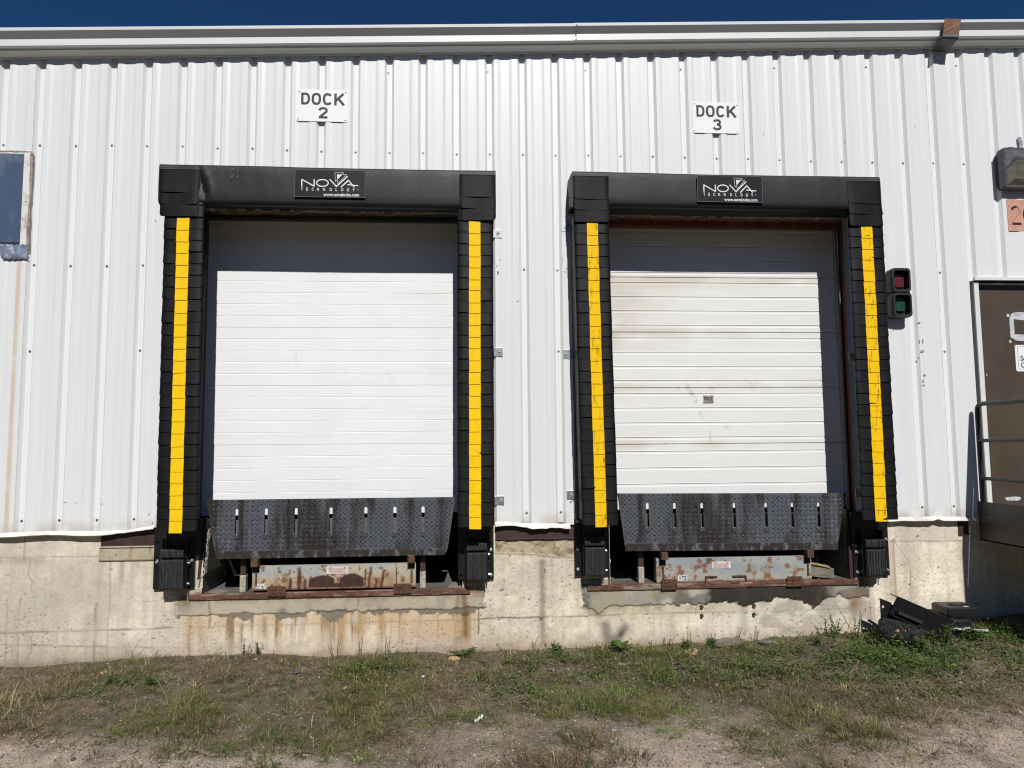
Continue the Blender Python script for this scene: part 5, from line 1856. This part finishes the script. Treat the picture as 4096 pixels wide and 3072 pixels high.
# two stacked black plastic boxes
def plastic_box(label, x0, x1, y0, y1, z0, z1, rot, lid, grp):
    cx_, cy_ = (x0+x1)/2, (y0+y1)/2
    t = thing('plastic_box', label, 'plastic box', (cx_, cy_, z0), grp)
    mb = MB()
    rr = lambda e, r: rrect(x0-e, x1+e, y0-e, y1+e, r, 4)
    H_ = z1-z0
    lv = [(0, -.006), (.30*H_, 0), (.32*H_, -.004), (.40*H_, -.004), (.42*H_, .004), (.88*H_, .004), (H_, -.008)]
    loops = [[(x, y, z0+dz) for x, y in rr(e, .02)] for dz, e in lv]
    n = len(loops[0])
    vs = [p for lp in loops for p in lp]
    fs = [(a*n+i, a*n+(i+1) % n, (a+1)*n+(i+1) % n, (a+1)*n+i) for a in range(len(loops)-1) for i in range(n)]
    fs += [tuple(range(n))[::-1], tuple(range((len(loops)-1)*n, len(loops)*n))]
    mb.add(vs, fs)
    if lid:
        ring_ = [(cx_+.02+.10*math.cos(q*.5236), cy_+.05*math.sin(q*.5236)) for q in range(12)]
        up_ = [(cx_+.02+.075*math.cos(q*.5236), cy_+.035*math.sin(q*.5236)) for q in range(12)]
        vs = [(x, y, z1-.001) for x, y in ring_]+[(x, y, z1+.014) for x, y in up_]
        mb.add(vs, [(i, (i+1) % 12, 12+(i+1) % 12, 12+i) for i in range(12)]+[tuple(range(12, 24))])
    mb.build('box_body', M['boxplastic'], t, smooth=True, sharp=25)
    if lid:
        mb = MB()
        mb.box(x0+.165, x0+.205, y0+.03, y0+.055, z1+.0005, z1+.0025)
        mb.build('label_sticker', M['paper'], t)
        mb = MB()
        mb.cyl((x0-.002, y0+.09, z0+H_*.5), (x0+.02, y0+.09, z0+H_*.5), .030, n=16)
        mb.build('hand_hole', M['black'], t)
    t.rotation_euler = (0, 0, rot)
    return t
bz = gz(8.05, -.25)
plastic_box('lower black plastic box half sunk in weeds by the wall', 7.86, 8.10, -.34, -.10, bz-.02, bz+.115, .05, False, 'stacked black plastic boxes')
plastic_box('upper black plastic box with small white label beside the shaded wall', 7.90, 8.185, -.33, -.09, bz+.115, bz+.215, -.06, True, 'stacked black plastic boxes')
# a white paper strip, sticks and stones
def flat_strip(name, label, cat, pts, wd, m, lift=.012, th=.004, grp=None):
    mb = MB()
    c = Vector((sum(p[0] for p in pts)/len(pts), sum(p[1] for p in pts)/len(pts)))
    top, bot = [], []
    n = 14
    P = np.zeros((n, 4, 3))
    for i in range(n):
        u = i/(n-1)*(len(pts)-1)
        k = min(int(u), len(pts)-2)
        f = u-k
        x, y = pts[k][0]*(1-f)+pts[k+1][0]*f, pts[k][1]*(1-f)+pts[k+1][1]*f
        dx, dy = pts[k+1][0]-pts[k][0], pts[k+1][1]-pts[k][1]
        l_ = math.hypot(dx, dy)
        nx_, ny_ = -dy/l_, dx/l_
        ww = wd*(1-.25*random.random())
        z = gz(x, y)+lift+.006*math.sin(i*1.1)
        P[i, 0] = (x-nx_*ww/2, y-ny_*ww/2, z)
        P[i, 1] = (x+nx_*ww/2, y+ny_*ww/2, z+.004)
        P[i, 2] = (x+nx_*ww/2, y+ny_*ww/2, z+.004-th)
        P[i, 3] = (x-nx_*ww/2, y-ny_*ww/2, z-th)
    Q = np.concatenate([P, P[:, :1]], 1)
    mb.grid(Q)
    mb.add([tuple(p) for p in P[0]], [(0, 1, 2, 3)])
    mb.add([tuple(p) for p in P[-1]], [(3, 2, 1, 0)])
    o = mb.build(name, m, None, org=(c.x, c.y, gz(c.x, c.y)))
    tag(o, label, cat, grp)
flat_strip('paper_strip', 'torn white paper strip on bare earth near the landing', 'litter', [(7.86, -.42), (7.95, -.47), (8.07, -.56)], .055, M['paper'], lift=.085, th=.002)
flat_strip('wood_scrap', 'short tan wood scrap among weeds below the right leveler', 'wood scrap', [(5.56, -.30), (5.68, -.27)], .045, M['woodlight'], lift=.035, th=.03)
flat_strip('wood_scrap', 'thin pale stick lying on the grit in the foreground', 'wood scrap', [(3.78, -1.66), (3.83, -1.58)], .012, M['paper'], lift=.02, th=.01)
flat_strip('board', 'grey weathered board lying along the foot of the wall', 'board', [(5.86, -.09), (6.14, -.08)], .10, M['wood'], lift=.05, th=.04)
flat_strip('wood_scrap', 'pale bleached stick in the soil left of the right dock', 'wood scrap', [(4.20, -.42), (4.22, -.22)], .025, M['wood'], lift=.03, th=.02)
flat_strip('wood_scrap', 'thin brown lath lying flat before the right dock', 'wood scrap', [(4.95, -.50), (5.12, -.52)], .018, M['wood'], lift=.02, th=.012)

def rock(name, label, x, y, rx, ry, rz, seed, m, grp=None):
    rs = np.random.default_rng(seed)
    bm = MB()
    n, k = 12, 7
    P = np.zeros((n+1, k, 3))
    for i in range(n+1):
        for j in range(k):
            a, b = 2*math.pi*i/n, math.pi*j/(k-1)
            q = .75+.5*float(fbm(np.array(math.cos(a)*1.5+9), np.array(math.sin(a)*1.5+b), seed))
            P[i, j] = (x+rx*q*math.cos(a)*math.sin(b), y+ry*q*math.sin(a)*math.sin(b), gz(x, y)+rz*.5+rz*q*math.cos(b))
    bm.grid(P)
    o = bm.build(name, m, None, org=(x, y, gz(x, y)))
    tag(o, label, 'rock', grp)
rock('rock', 'flat grey slab of broken concrete at the wall below the right leveler', 6.36, -.12, .09, .05, .018, 5, M['rock'])
rock('rock', 'tan stone beside the leafy rosette before the left dock', 3.63, -.22, .055, .03, .02, 6, M['woodlight'])
rock('rock', 'small white stone lying in the grass before the left dock', 3.40, -.68, .016, .012, .010, 8, M['paper'])
rock('rock', 'dark stone in the weeds left of the right dock', 4.40, -.62, .035, .025, .02, 9, M['rock'])

# ================================================================== vegetation
GREENS = np.array([(.070, .130, .024), (.100, .155, .032), (.050, .100, .024), (.140, .170, .040)])
DRY = np.array([(.120, .100, .045), (.165, .125, .060), (.095, .070, .035), (.23, .175, .09)])

def blades(x, y, h, wd, az, lean, col, zb=None, col_tip=None):
    """numpy grass: each blade two quads and a tip, bending along az"""
    n = len(x)
    z0 = ground_z(x, y) - .004 if zb is None else zb
    dx, dy = np.cos(az), np.sin(az)
    px, py = -dy*wd/2, dx*wd/2
    V = np.zeros((n, 7, 3))
    for k, (f, wf) in enumerate(((0, 1), (.4, .85), (.75, .55))):
        ox = lean*f**1.8
        zz = h*f*(1-.25*np.clip(lean/np.maximum(h, .01), 0, 2)*f)
        V[:, 2*k] = np.stack([x+dx*ox-px*wf, y+dy*ox-py*wf, z0+zz], -1)
        V[:, 2*k+1] = np.stack([x+dx*ox+px*wf, y+dy*ox+py*wf, z0+zz], -1)
    V[:, 6] = np.stack([x+dx*lean, y+dy*lean, z0+h*(1-.25*np.clip(lean/np.maximum(h, .01), 0, 2))], -1)
    b = (np.arange(n)*7)[:, None]
    Q = np.concatenate([b+np.array([[0, 1, 3, 2]]), b+np.array([[2, 3, 5, 4]])], 0)
    T = b+np.array([[4, 5, 6]])
    ct = col if col_tip is None else col_tip
    f = np.array([0, 0, .4, .4, .75, .75, 1])[None, :, None]
    C = col[:, None, :]*(1-f) + ct[:, None, :]*f
    return V.reshape(-1, 3), Q, T, C.reshape(-1, 3)

def leaves(x, y, z, L_, W_, az, pitch, col, roll=None):
    """numpy pointed oval leaves: base, two sides, tip with a fold along the rib"""
    n = len(x)
    d = np.stack([np.cos(az)*np.cos(pitch), np.sin(az)*np.cos(pitch), np.sin(pitch)], -1)
    s = np.stack([-np.sin(az), np.cos(az), 0*az], -1)
    if roll is not None:
        u = np.cross(d, s)
        s = s*np.cos(roll)[:, None]+u*np.sin(roll)[:, None]
    u = np.cross(d, s)
    b = np.stack([x, y, z], -1)
    L_, W_ = L_[:, None], W_[:, None]
    V = np.stack([b, b+d*L_*.35+s*W_*.5-u*W_*.12, b+d*L_*.35-s*W_*.5-u*W_*.12, b+d*L_*.75+s*W_*.32-u*(L_*.06+W_*.08), b+d*L_*.75-s*W_*.32-u*(L_*.06+W_*.08), b+d*L_-u*L_*.14, b+d*L_*.4, b+d*L_*.75-u*L_*.06], 1)
    k = (np.arange(n)*8)[:, None]
    T = np.concatenate([k+np.array([[0, 6, 1]]), k+np.array([[0, 2, 6]]), k+np.array([[3, 7, 5]]), k+np.array([[7, 4, 5]])], 0)
    Q = np.concatenate([k+np.array([[1, 6, 7, 3]]), k+np.array([[6, 2, 4, 7]])], 0)
    return V.reshape(-1, 3), Q, T, np.repeat(col, 8, 0)

def merge(parts):
    V, Q, T, C, n = [], [], [], [], 0
    for v, q, t_, c in parts:
        V.append(v); Q.append(q+n); T.append(t_+n); C.append(c)
        n += len(v)
    return np.concatenate(V), np.concatenate(Q), np.concatenate(T), np.concatenate(C)

def veg(name, parts, org=None):
    V, Q, T, C = merge(parts)
    me = fast_mesh(name, V, Q, T, C)
    return link_mesh(name, me, M['foliage'], org=org)

def pick(pal, n, jit=.25):
    c = pal[RNG.integers(0, len(pal), n)]
    return c*(1+RNG.uniform(-jit, jit, (n, 1)))

def scatter(n, x0, x1, y0, y1, dens):
    x, y = RNG.uniform(x0, x1, n), RNG.uniform(y0, y1, n)
    k = RNG.random(n) < dens(x, y)
    return x[k], y[k]

# short turf: dull olive, greener towards the right and in patches
OLIVE = np.array([(.160, .165, .046), (.215, .205, .062), (.125, .135, .040), (.260, .235, .085)])
BROWNS = np.array([(.205, .165, .085), (.27, .22, .115), (.14, .11, .06), (.38, .32, .18), (.20, .145, .08)])
def green_amt(x, y):
    g = .22+.50*sstep(3.2, 5.6, x)*sstep(-2.3, -.6, y) + .95*(sstep(.46, .64, fbm(x*1.3, y*1.6, 901))-.25)
    g = g + .7*np.exp(-((x-4.85)/.7)**2-((y+1.2)/.3)**2) + .5*np.exp(-((x-2.9)/.35)**2-((y+.6)/.25)**2) + .5*np.exp(-((x-1.3)/.4)**2-((y+.7)/.2)**2)
    return np.clip(g, .04, 1)
def dens_grass(x, y):
    d = (1-bare(x, y))*(.30+1.0*sstep(.32, .58, fbm(x*2.2, y*2.6, 903)))
    d = d*(1-.45*np.exp(-((x-4.3)/.6)**2-((y+.35)/.3)**2))
    d = d*(1-.45*sstep(1.4, .2, x)*sstep(-.9, -.3, y))
    return np.clip(d, 0, 1)+.02
def sprawl(n0, x0, x1, y0, y1, dens, per, rad, length, name, label, wd=(.0025, .005)):
    """many small plants, each a handful of blades thrown outwards from one foot"""
    cx_, cy_ = scatter(n0, x0, x1, y0, y1, dens)
    k = len(cx_)
    size = RNG.gamma(3, 1/3, k)*(.6+.8*fbm(cx_*1.7, cy_*1.7, 941))
    cnt = np.maximum((per*size*RNG.uniform(.5, 1.4, k)).astype(int), 3)
    idx = np.repeat(np.arange(k), cnt)
    n = len(idx)
    g = green_amt(cx_, cy_)
    kind = RNG.random(k)
    cc = np.where((kind < g*.45)[:, None], pick(GREENS, k), np.where((kind < g)[:, None], pick(OLIVE, k), pick(BROWNS, k, .35)))
    col = cc[idx]*RNG.uniform(.65, 1.35, (n, 1))
    dead = RNG.random(n) < .22
    col[dead] = pick(BROWNS, int(dead.sum()), .3)
    a = RNG.uniform(0, 6.283, n)
    r = rad*size[idx]*np.sqrt(RNG.random(n))
    x, y = cx_[idx]+r*np.cos(a), np.minimum(cy_[idx]+r*np.sin(a), -.015)
    L_ = length*size[idx]**.6*RNG.uniform(.45, 1.25, n)
    el_ = np.clip(RNG.normal(.36, .34, n), .03, 1.40)
    tip = col*RNG.uniform(.85, 1.7, (n, 1))
    p = blades(x, y, L_*np.sin(el_)+.004, RNG.uniform(*wd, n), a+RNG.normal(0, .8, n), L_*np.cos(el_), col, col_tip=tip)
    o = veg(name, [p])
    o['kind'] = 'stuff'
    o['label'] = label
sprawl(13000, -1.2, 9.6, -3.2, -.03, dens_grass, 15, .022, .060, 'grass', 'short patchy olive and straw coloured grass across the yard')
sprawl(2300, -1.2, 9.6, -2.9, -.06, lambda x, y: dens_grass(x, y)*sstep(.45, .62, fbm(x*1.6+5, y*1.9, 951)), 34, .045, .105, 'tall_sprawling_grass', 'longer sprawling grass in loose patches across the yard', (.003, .0055))
# dead litter lying flat
x, y = scatter(120000, -1.2, 9.6, -3.1, -.02, lambda a, b: np.clip((1-bare(a, b))*.9*sstep(.25, .55, fbm(a*3, b*3, 911)), 0, 1)+.05)
n = len(x)
h = RNG.uniform(.004, .016, n)
p1 = blades(x, y, h, RNG.uniform(.0018, .0038, n), RNG.uniform(0, 6.283, n), RNG.uniform(.02, .075, n), pick(np.array([(.13, .098, .06), (.21, .165, .10), (.070, .052, .036), (.32, .26, .16), (.05, .038, .028)]), n, .3))
o = veg('dead_grass_litter', [p1])
o['kind'] = 'stuff'
o['label'] = 'flattened dead stems and litter on the soil'

# low leafy ground cover, thick at the right
CL = [(6.95, -.75, .55, .28, 1), (7.6, -.75, .45, .20, 1), (8.25, -.55, .38, .20, 1), (8.9, -.6, .5, .3, .8), (7.0, -1.15, .5, .14, .8), (6.1, -.75, .45, .22, .75), (5.6, -.85, .5, .25, .6), (4.45, -.32, .22, .10, .9), (4.15, -.42, .2, .08, .7), (4.75, -.42, .2, .1, .5),
      (1.15, -.62, .20, .07, .9), (1.42, -.66, .14, .06, .9), (2.95, -.48, .26, .14, .9), (3.02, -.75, .2, .06, .6), (4.1, -1.1, .25, .2, .5), (8.5, -1.15, .35, .25, .7), (8.15, -.9, .4, .22, .6), (9.2, -1.0, .3, .3, .6), (5.6, -.40, .25, .1, .6), (6.75, -.33, .2, .10, .7), (5.0, -.6, .3, .08, .45), (6.4, -1.0, .3, .15, .4), (1.0, -.9, .15, .05, .5), (5.4, -1.05, .35, .10, .5), (6.9, -1.45, .35, .10, .5), (7.9, -1.25, .3, .12, .6), (3.9, -.75, .25, .12, .6), (6.3, -.55, .5, .14, .8), (4.6, -.75, .3, .12, .6), (7.25, -.45, .25, .15, .8)]
def dens_cl(x, y):
    d = 0
    for a, b, sx, sy_, s in CL:
        d = np.maximum(d, s*np.exp(-((x-a)/sx)**2-((y-b)/sy_)**2))
    return d*sstep(.28, .55, fbm(x*6, y*6, 921))
x, y = scatter(85000, .6, 9.6, -1.7, -.04, dens_cl)
n = len(x)
hh = RNG.uniform(.005, .11, n)*(.25+1.3*sstep(.3, .7, fbm(x*5, y*5, 923)))*(.55+.45*sstep(4.5, 7, x))
sel = slice(None)
col = pick(np.array([(.090, .160, .036), (.072, .130, .030), (.130, .195, .046), (.180, .230, .068)]), n, .3)
p1 = leaves(x, y, ground_z(x, y)+hh, RNG.uniform(.014, .040, n), RNG.uniform(.009, .020, n), RNG.uniform(0, 6.283, n), RNG.uniform(-.4, .9, n), col, RNG.uniform(-.5, .5, n))
o = veg('ground_cover', [p1])
o['kind'] = 'stuff'
o['label'] = 'low dark green leafy ground cover thickest at the right'

# loose grit and gravel
x, y = scatter(120000, -.6, 9.3, -3.0, -.05, lambda a, b: .22+.75*bare(a, b)*(.4+.6*sstep(.35, .6, fbm(a*4, b*4, 931))))
n = len(x)
s = RNG.gamma(2.0, .0012, n)+.0014
s[RNG.random(n) < .006] *= 2.6
rs = RNG.normal(size=(n, 6, 3))*.22
octa = np.array([(1, 0, 0), (-1, 0, 0), (0, 1, 0), (0, -1, 0), (0, 0, .75), (0, 0, -.75)])
V = (octa[None]+rs)*s[:, None, None]
V += np.stack([x, y, ground_z(x, y)+s*.35], -1)[:, None, :]
tri = np.array([(0, 2, 4), (2, 1, 4), (1, 3, 4), (3, 0, 4), (2, 0, 5), (1, 2, 5), (3, 1, 5), (0, 3, 5)])
T = ((np.arange(n)*6)[:, None, None]+tri[None]).reshape(-1, 3)
pal = np.array([(.30, .25, .21), (.22, .19, .165), (.40, .35, .30), (.13, .115, .11), (.34, .24, .185), (.50, .47, .43)])
C = np.repeat(pal[RNG.integers(0, 6, n)]*RNG.uniform(.75, 1.2, (n, 1)), 6, 0)
me = fast_mesh('gravel', V.reshape(-1, 3), None, T, C)
o = link_mesh('gravel', me, M['stone'])
o['kind'] = 'stuff'
o['label'] = 'loose pinkish grey gravel and grit'

# ---- single plants
def tuft(label, x0, y0, n, rad, hgt, pal, name='grass_tuft', cat='grass tuft', grp='grass tufts on the grit', spread=1.0, wd=(.0022, .0048)):
    n = int(n*1.25)
    rad *= 1.25
    a = RNG.uniform(0, 6.283, n)
    r = rad*np.sqrt(RNG.random(n))
    x, y = x0+r*np.cos(a), y0+r*np.sin(a)
    h = hgt*RNG.uniform(.45, 1.05, n)
    az_ = a+RNG.normal(0, .9, n)
    c = pick(pal, n, .4)
    h = h*RNG.uniform(.35, 1, n)**.7
    p = blades(x, y, h*RNG.uniform(.35, 1, n), RNG.uniform(*wd, n), az_, h*RNG.uniform(.2, 1.6, n)*spread, c, col_tip=c*RNG.uniform(.7, 1.9, (n, 1)))
    o = veg(name, [p], org=(x0, y0, gz(x0, y0)))
    tag(o, label, cat, grp)
MIXD = np.concatenate([DRY, DRY[:2], GREENS[3:]])
RED = np.array([(.13, .075, .045), (.16, .11, .06), (.10, .065, .04), (.20, .16, .08)])
LIME = np.array([(.19, .26, .045), (.15, .22, .04), (.24, .30, .065), (.11, .17, .035)])
for lab, a, b, n, rad, hg, pal, sp in (
    ('brown dry grass tuft at the bottom edge, right of centre', 4.28, -2.42, 260, .16, .15, RED, 1.0),
    ('reddish dry grass tuft at the bottom edge just left of the brown tuft', 4.05, -2.40, 260, .15, .14, RED, 1.1),
    ('upright straw and green tuft beside the central gravel patch', 4.46, -2.05, 240, .13, .17, MIXD, .6),
    ('low green and brown tuft right of the central gravel patch', 4.62, -2.28, 170, .09, .11, MIXD, .8),
    ('spiky green tuft before the left dock gravel', 3.14, -2.12, 110, .05, .09, LIME, .8),
    ('small bright green tuft alone on the central grit', 3.45, -1.72, 60, .04, .06, LIME, 1.0),
    ('bushy olive tuft at the lower right of the right gravel', 6.10, -2.05, 300, .16, .15, MIXD, .9),
    ('olive tuft near the bottom edge below the right dock', 5.70, -2.52, 260, .14, .14, MIXD, .9),
    ('brown spreading tuft in the lower left gravel', 2.55, -2.28, 170, .12, .11, MIXD, 1.0),
    ('straw tuft near the left edge of the grit', .95, -1.35, 180, .16, .09, DRY, .8),
    ('rust brown tuft at the far left edge', .35, -1.05, 260, .22, .11, RED, .7),
    ('lime green grass clump in the middle of the yard', 4.78, -1.30, 420, .22, .13, LIME, 1.1),
    ('second lime green grass clump right of the first', 5.08, -1.62, 300, .19, .11, LIME, 1.2),
    ('small lime tuft on the grit below the lime clumps', 4.95, -1.92, 100, .06, .08, LIME, 1.1),
    ('yellow green clump before the right gravel', 5.95, -1.62, 220, .17, .10, LIME, 1.2),
    ('lime tuft at the edge of the grass by the central grit', 3.72, -1.52, 110, .08, .08, LIME, 1.2),
    ('yellowish clump left of the lime clump', 4.40, -1.18, 220, .2, .09, LIME, 1.2),
    ('olive clump above the right grit patch', 6.45, -1.55, 260, .18, .10, MIXD, 1.1),
    ('sprawling olive tuft by the right gravel patch', 6.65, -1.75, 180, .14, .09, MIXD, 1.1),
    ('grey green feathery tuft before the torn bumper', 7.05, -.95, 320, .18, .13, GREENS, .9),
    ('dense grass clump in front of the torn bumper', 7.35, -.80, 380, .16, .16, GREENS, .9),
    ('grass clump left of the torn bumper', 7.10, -.55, 260, .14, .18, GREENS, .7),
    ('olive tuft in the lower left corner grass', 2.10, -1.95, 160, .12, .09, MIXD, 1.0),
    ('dry tuft along the lower centre left', 3.55, -2.30, 110, .10, .09, RED, 1.0)):
    tuft(lab, a, b, n, rad, hg, pal, spread=sp)
# tall bent grass behind the scrap and boxes
for lab, a, b, n, hg, rad in (('tall thin grass standing behind the scrap iron', 7.70, -.12, 26, .42, .16), ('tall bent grass left of the plastic boxes', 7.92, -.07, 20, .34, .10), ('tall arching grass behind the plastic boxes', 8.15, -.05, 34, .36, .14), ('dark grass clump between the boxes and the landing shade', 8.42, -.35, 130, .22, .14), ('grass growing in the shade under the landing', 8.95, -.35, 120, .20, .3)):
    tuft(lab, a, b, n, rad, hg, np.concatenate([DRY[:3], GREENS[:2]]), name='tall_grass', cat='tall grass', grp='tall grass along the right wall', spread=.7, wd=(.003, .006))

# weeds: stalks with small leaves along the foot of the wall
def weed(label, x0, y0, hgt, stems, leafn, col, lsize=.02, flower=False, lean=.35, seedy=False, grp='stalky weeds along the foot of the wall'):
    t = thing('weed', label, 'weed', (x0, y0, gz(x0, y0)), grp)
    z0 = gz(x0, y0)-.005
    mb = MB()
    LX = []
    stems = max(3, int(stems*.6)) if seedy else stems
    for s_ in range(stems):
        a, ln = random.uniform(0, 6.28), random.uniform(.1, lean*1.6)
        hh = hgt*random.uniform(.55, 1.05)
        bx, by = x0+random.uniform(-.03, .03), y0+random.uniform(-.02, .02)
        pts = []
        for k in range(6):
            f = k/5
            pts.append((bx+math.cos(a)*ln*hh*f**1.4, min(by+math.sin(a)*ln*hh*f**1.4, -.012), z0+hh*f))
        mb.tube(pts, [(.0013 if seedy else .0022)*(1-.6*k/5)+.0004 for k in range(6)], 4)
        for q in range(leafn):
            f = random.uniform(.12 if not seedy else .4, 1)
            k = min(int(f*5), 4)
            ff = f*5-k
            p = [pts[k][c]*(1-ff)+pts[k+1][c]*ff for c in range(3)]
            LX.append((*p, lsize*random.uniform(.5, 1.2)*(1.2-.6*f), random.uniform(0, 6.28), random.uniform(-.1, .9)))
    st = mb.build('stem', M['stemcol'] if not seedy else M['drystem'], t)
    L = np.array(LX)
    n = len(L)
    c = np.asarray(col)[None]*RNG.uniform(.7, 1.35, (n, 1))
    V, Q, T, C = leaves(L[:, 0], L[:, 1], L[:, 2], L[:, 3], L[:, 3]*(.45 if not seedy else .6), L[:, 4], L[:, 5], c, RNG.uniform(-.4, .4, n))
    me = fast_mesh('leaf_mass', V, Q, T, C)
    link_mesh('leaf_mass', me, M['foliage'], t)
    if flower:
        fm = MB()
        for k in range(3):
            p = (x0+random.uniform(-.05, .04), y0-.02, z0+hgt*random.uniform(.8, 1.1))
            for q in range(7):
                a = q*.9
                fm.add([p, (p[0]+.008*math.cos(a), p[1]-.004, p[2]+.008*math.sin(a)), (p[0]+.008*math.cos(a+.6), p[1]-.004, p[2]+.008*math.sin(a+.6))], [(0, 1, 2)])
        fm.build('flower', M['yfoam'], t)
M['stemcol'] = mat('green_stem', (.05, .075, .025), (.09, .10, .04), rough=.7)
M['drystem'] = mat('dry_stem', (.11, .08, .05), (.19, .14, .085), rough=.8)
G1, G2, B1 = (.065, .120, .03), (.10, .16, .04), (.15, .105, .065)
for lab, a, b, hg, st, lf, c, ls, fl, sd in (
    ('brown seeded weed stalk at the far left foot of the wall', .96, -.06, .20, 5, 22, B1, .009, False, True),
    ('thin brown weeds right of the seeded stalk', 1.14, -.06, .13, 5, 14, B1, .009, False, True),
    ('small green weed under the left rust stained patch', 1.88, -.05, .12, 3, 14, G1, .022, False, False),
    ('green weed with upright leaves near the left dock foot', 1.98, -.05, .13, 4, 16, G1, .024, False, False),
    ('dry bent stems fanning before the left dock wall', 2.62, -.05, .24, 9, 7, B1, .008, False, True),
    ('thin dry stalks in the middle of the left dock wall', 2.84, -.05, .22, 8, 10, B1, .008, False, True),
    ('short dry stalks left of the leafy rosette', 3.28, -.05, .10, 7, 10, B1, .008, False, True),
    ('thin upright dry stalks right of the left dock centre', 3.05, -.05, .17, 6, 10, B1, .008, False, True),
    ('tiny dry weed between the two docks', 4.30, -.05, .13, 3, 10, B1, .009, False, True),
    ('leafy green weed mound between the docks', 4.52, -.10, .09, 9, 22, G1, .030, False, False),
    ('upright small weed right of the dark smudge', 5.36, -.06, .09, 3, 12, G1, .020, False, False),
    ('small dark weed near the right dock wall', 5.48, -.06, .08, 4, 14, G1, .020, False, False),
    ('brown seed stalks before the right dock wall', 5.68, -.06, .19, 6, 24, B1, .009, False, True),
    ('leafy weed below the right dock stalks', 5.62, -.16, .10, 7, 22, G1, .030, False, False),
    ('leafy weed mound right of the seed stalks', 5.86, -.14, .12, 8, 24, G2, .030, False, False),
    ('brown seed stalks near the board', 6.12, -.05, .18, 6, 22, B1, .009, False, True),
    ('brown tangled weed right of the board', 6.30, -.05, .16, 7, 20, B1, .009, False, True),
    ('green bushy weed at the right end of the right dock wall', 6.98, -.14, .24, 8, 34, G2, .026, False, False),
    ('tall spiky green weed right of the bushy one', 7.12, -.20, .32, 7, 40, G2, .022, False, False),
    ('leafy weed before the stone slab', 6.72, -.30, .10, 8, 22, G1, .028, False, False),
    ('large leaved weed in front of the torn bumper', 7.42, -.66, .15, 6, 12, G2, .050, False, False),
    ('tall leafy weed between the torn bumper and the boxes', 7.66, -.62, .24, 5, 14, G2, .050, False, False),
    ('dense dark weed beside the plastic boxes', 7.98, -.50, .15, 10, 30, G1, .030, False, False),
    ('yellow flowered weed in the left grass', 1.04, -.60, .10, 5, 14, G2, .030, True, False),
    ('weed cluster in the left grass right of the flowers', 1.36, -.66, .07, 8, 20, G1, .030, False, False),
    ('weed on the open earth left of the right dock', 4.25, -.66, .08, 6, 18, G1, .026, False, False),
    ('dark weed on the shaded bank below the landing', 8.72, -.55, .14, 9, 28, G1, .03, False, False),
    ('weed by the white paper strip', 8.30, -.42, .11, 9, 26, G1, .03, False, False)):
    weed(lab, a, b, hg, st, lf, c, ls, fl, seedy=sd)
# broad rosettes
def rosette(label, x0, y0, n, L0):
    t = thing('rosette_weed', label, 'weed', (x0, y0, gz(x0, y0)), 'broad leaved rosettes at the wall')
    z0 = gz(x0, y0)
    for k in range(n):
        a = 2*math.pi*k/n*1.0+random.uniform(-.3, .3)
        pit = random.uniform(.15, 1.0)
        L_ = L0*random.uniform(.7, 1.15)
        P = np.zeros((7, 3, 3))
        for i in range(7):
            f = i/6
            w_ = L_*.20*math.sin(math.pi*min(f*.9+.08, 1))**.7*(1+.25*math.sin(f*17))
            r_ = L_*f*math.cos(pit*(1-.5*f))
            z = z0+L_*(math.sin(pit)*f-.55*f*f*math.sin(pit)*.9)+.01
            for j, s_ in enumerate((-1, 0, 1)):
                P[i, j] = (x0+math.cos(a)*r_-math.sin(a)*w_*s_, min(y0+math.sin(a)*r_+math.cos(a)*w_*s_, -.012), z+(.12*w_ if s_ else -.02*w_))
        me = fast_mesh('leaf', P.reshape(-1, 3), grid_quads(7, 3), colors=np.tile(np.array((.085, .150, .035))*random.uniform(.75, 1.25), (21, 1)), smooth=True)
        link_mesh('leaf', me, M['foliage'], t)
rosette('pale green rosette weed at the wall right of the left dock drain stain', 3.70, -.12, 11, .13)
rosette('bright green rosette weed in front of the dark smudge on the wall', 5.06, -.14, 13, .13)
rosette('small rosette weed left of the smudge', 4.90, -.20, 8, .08)
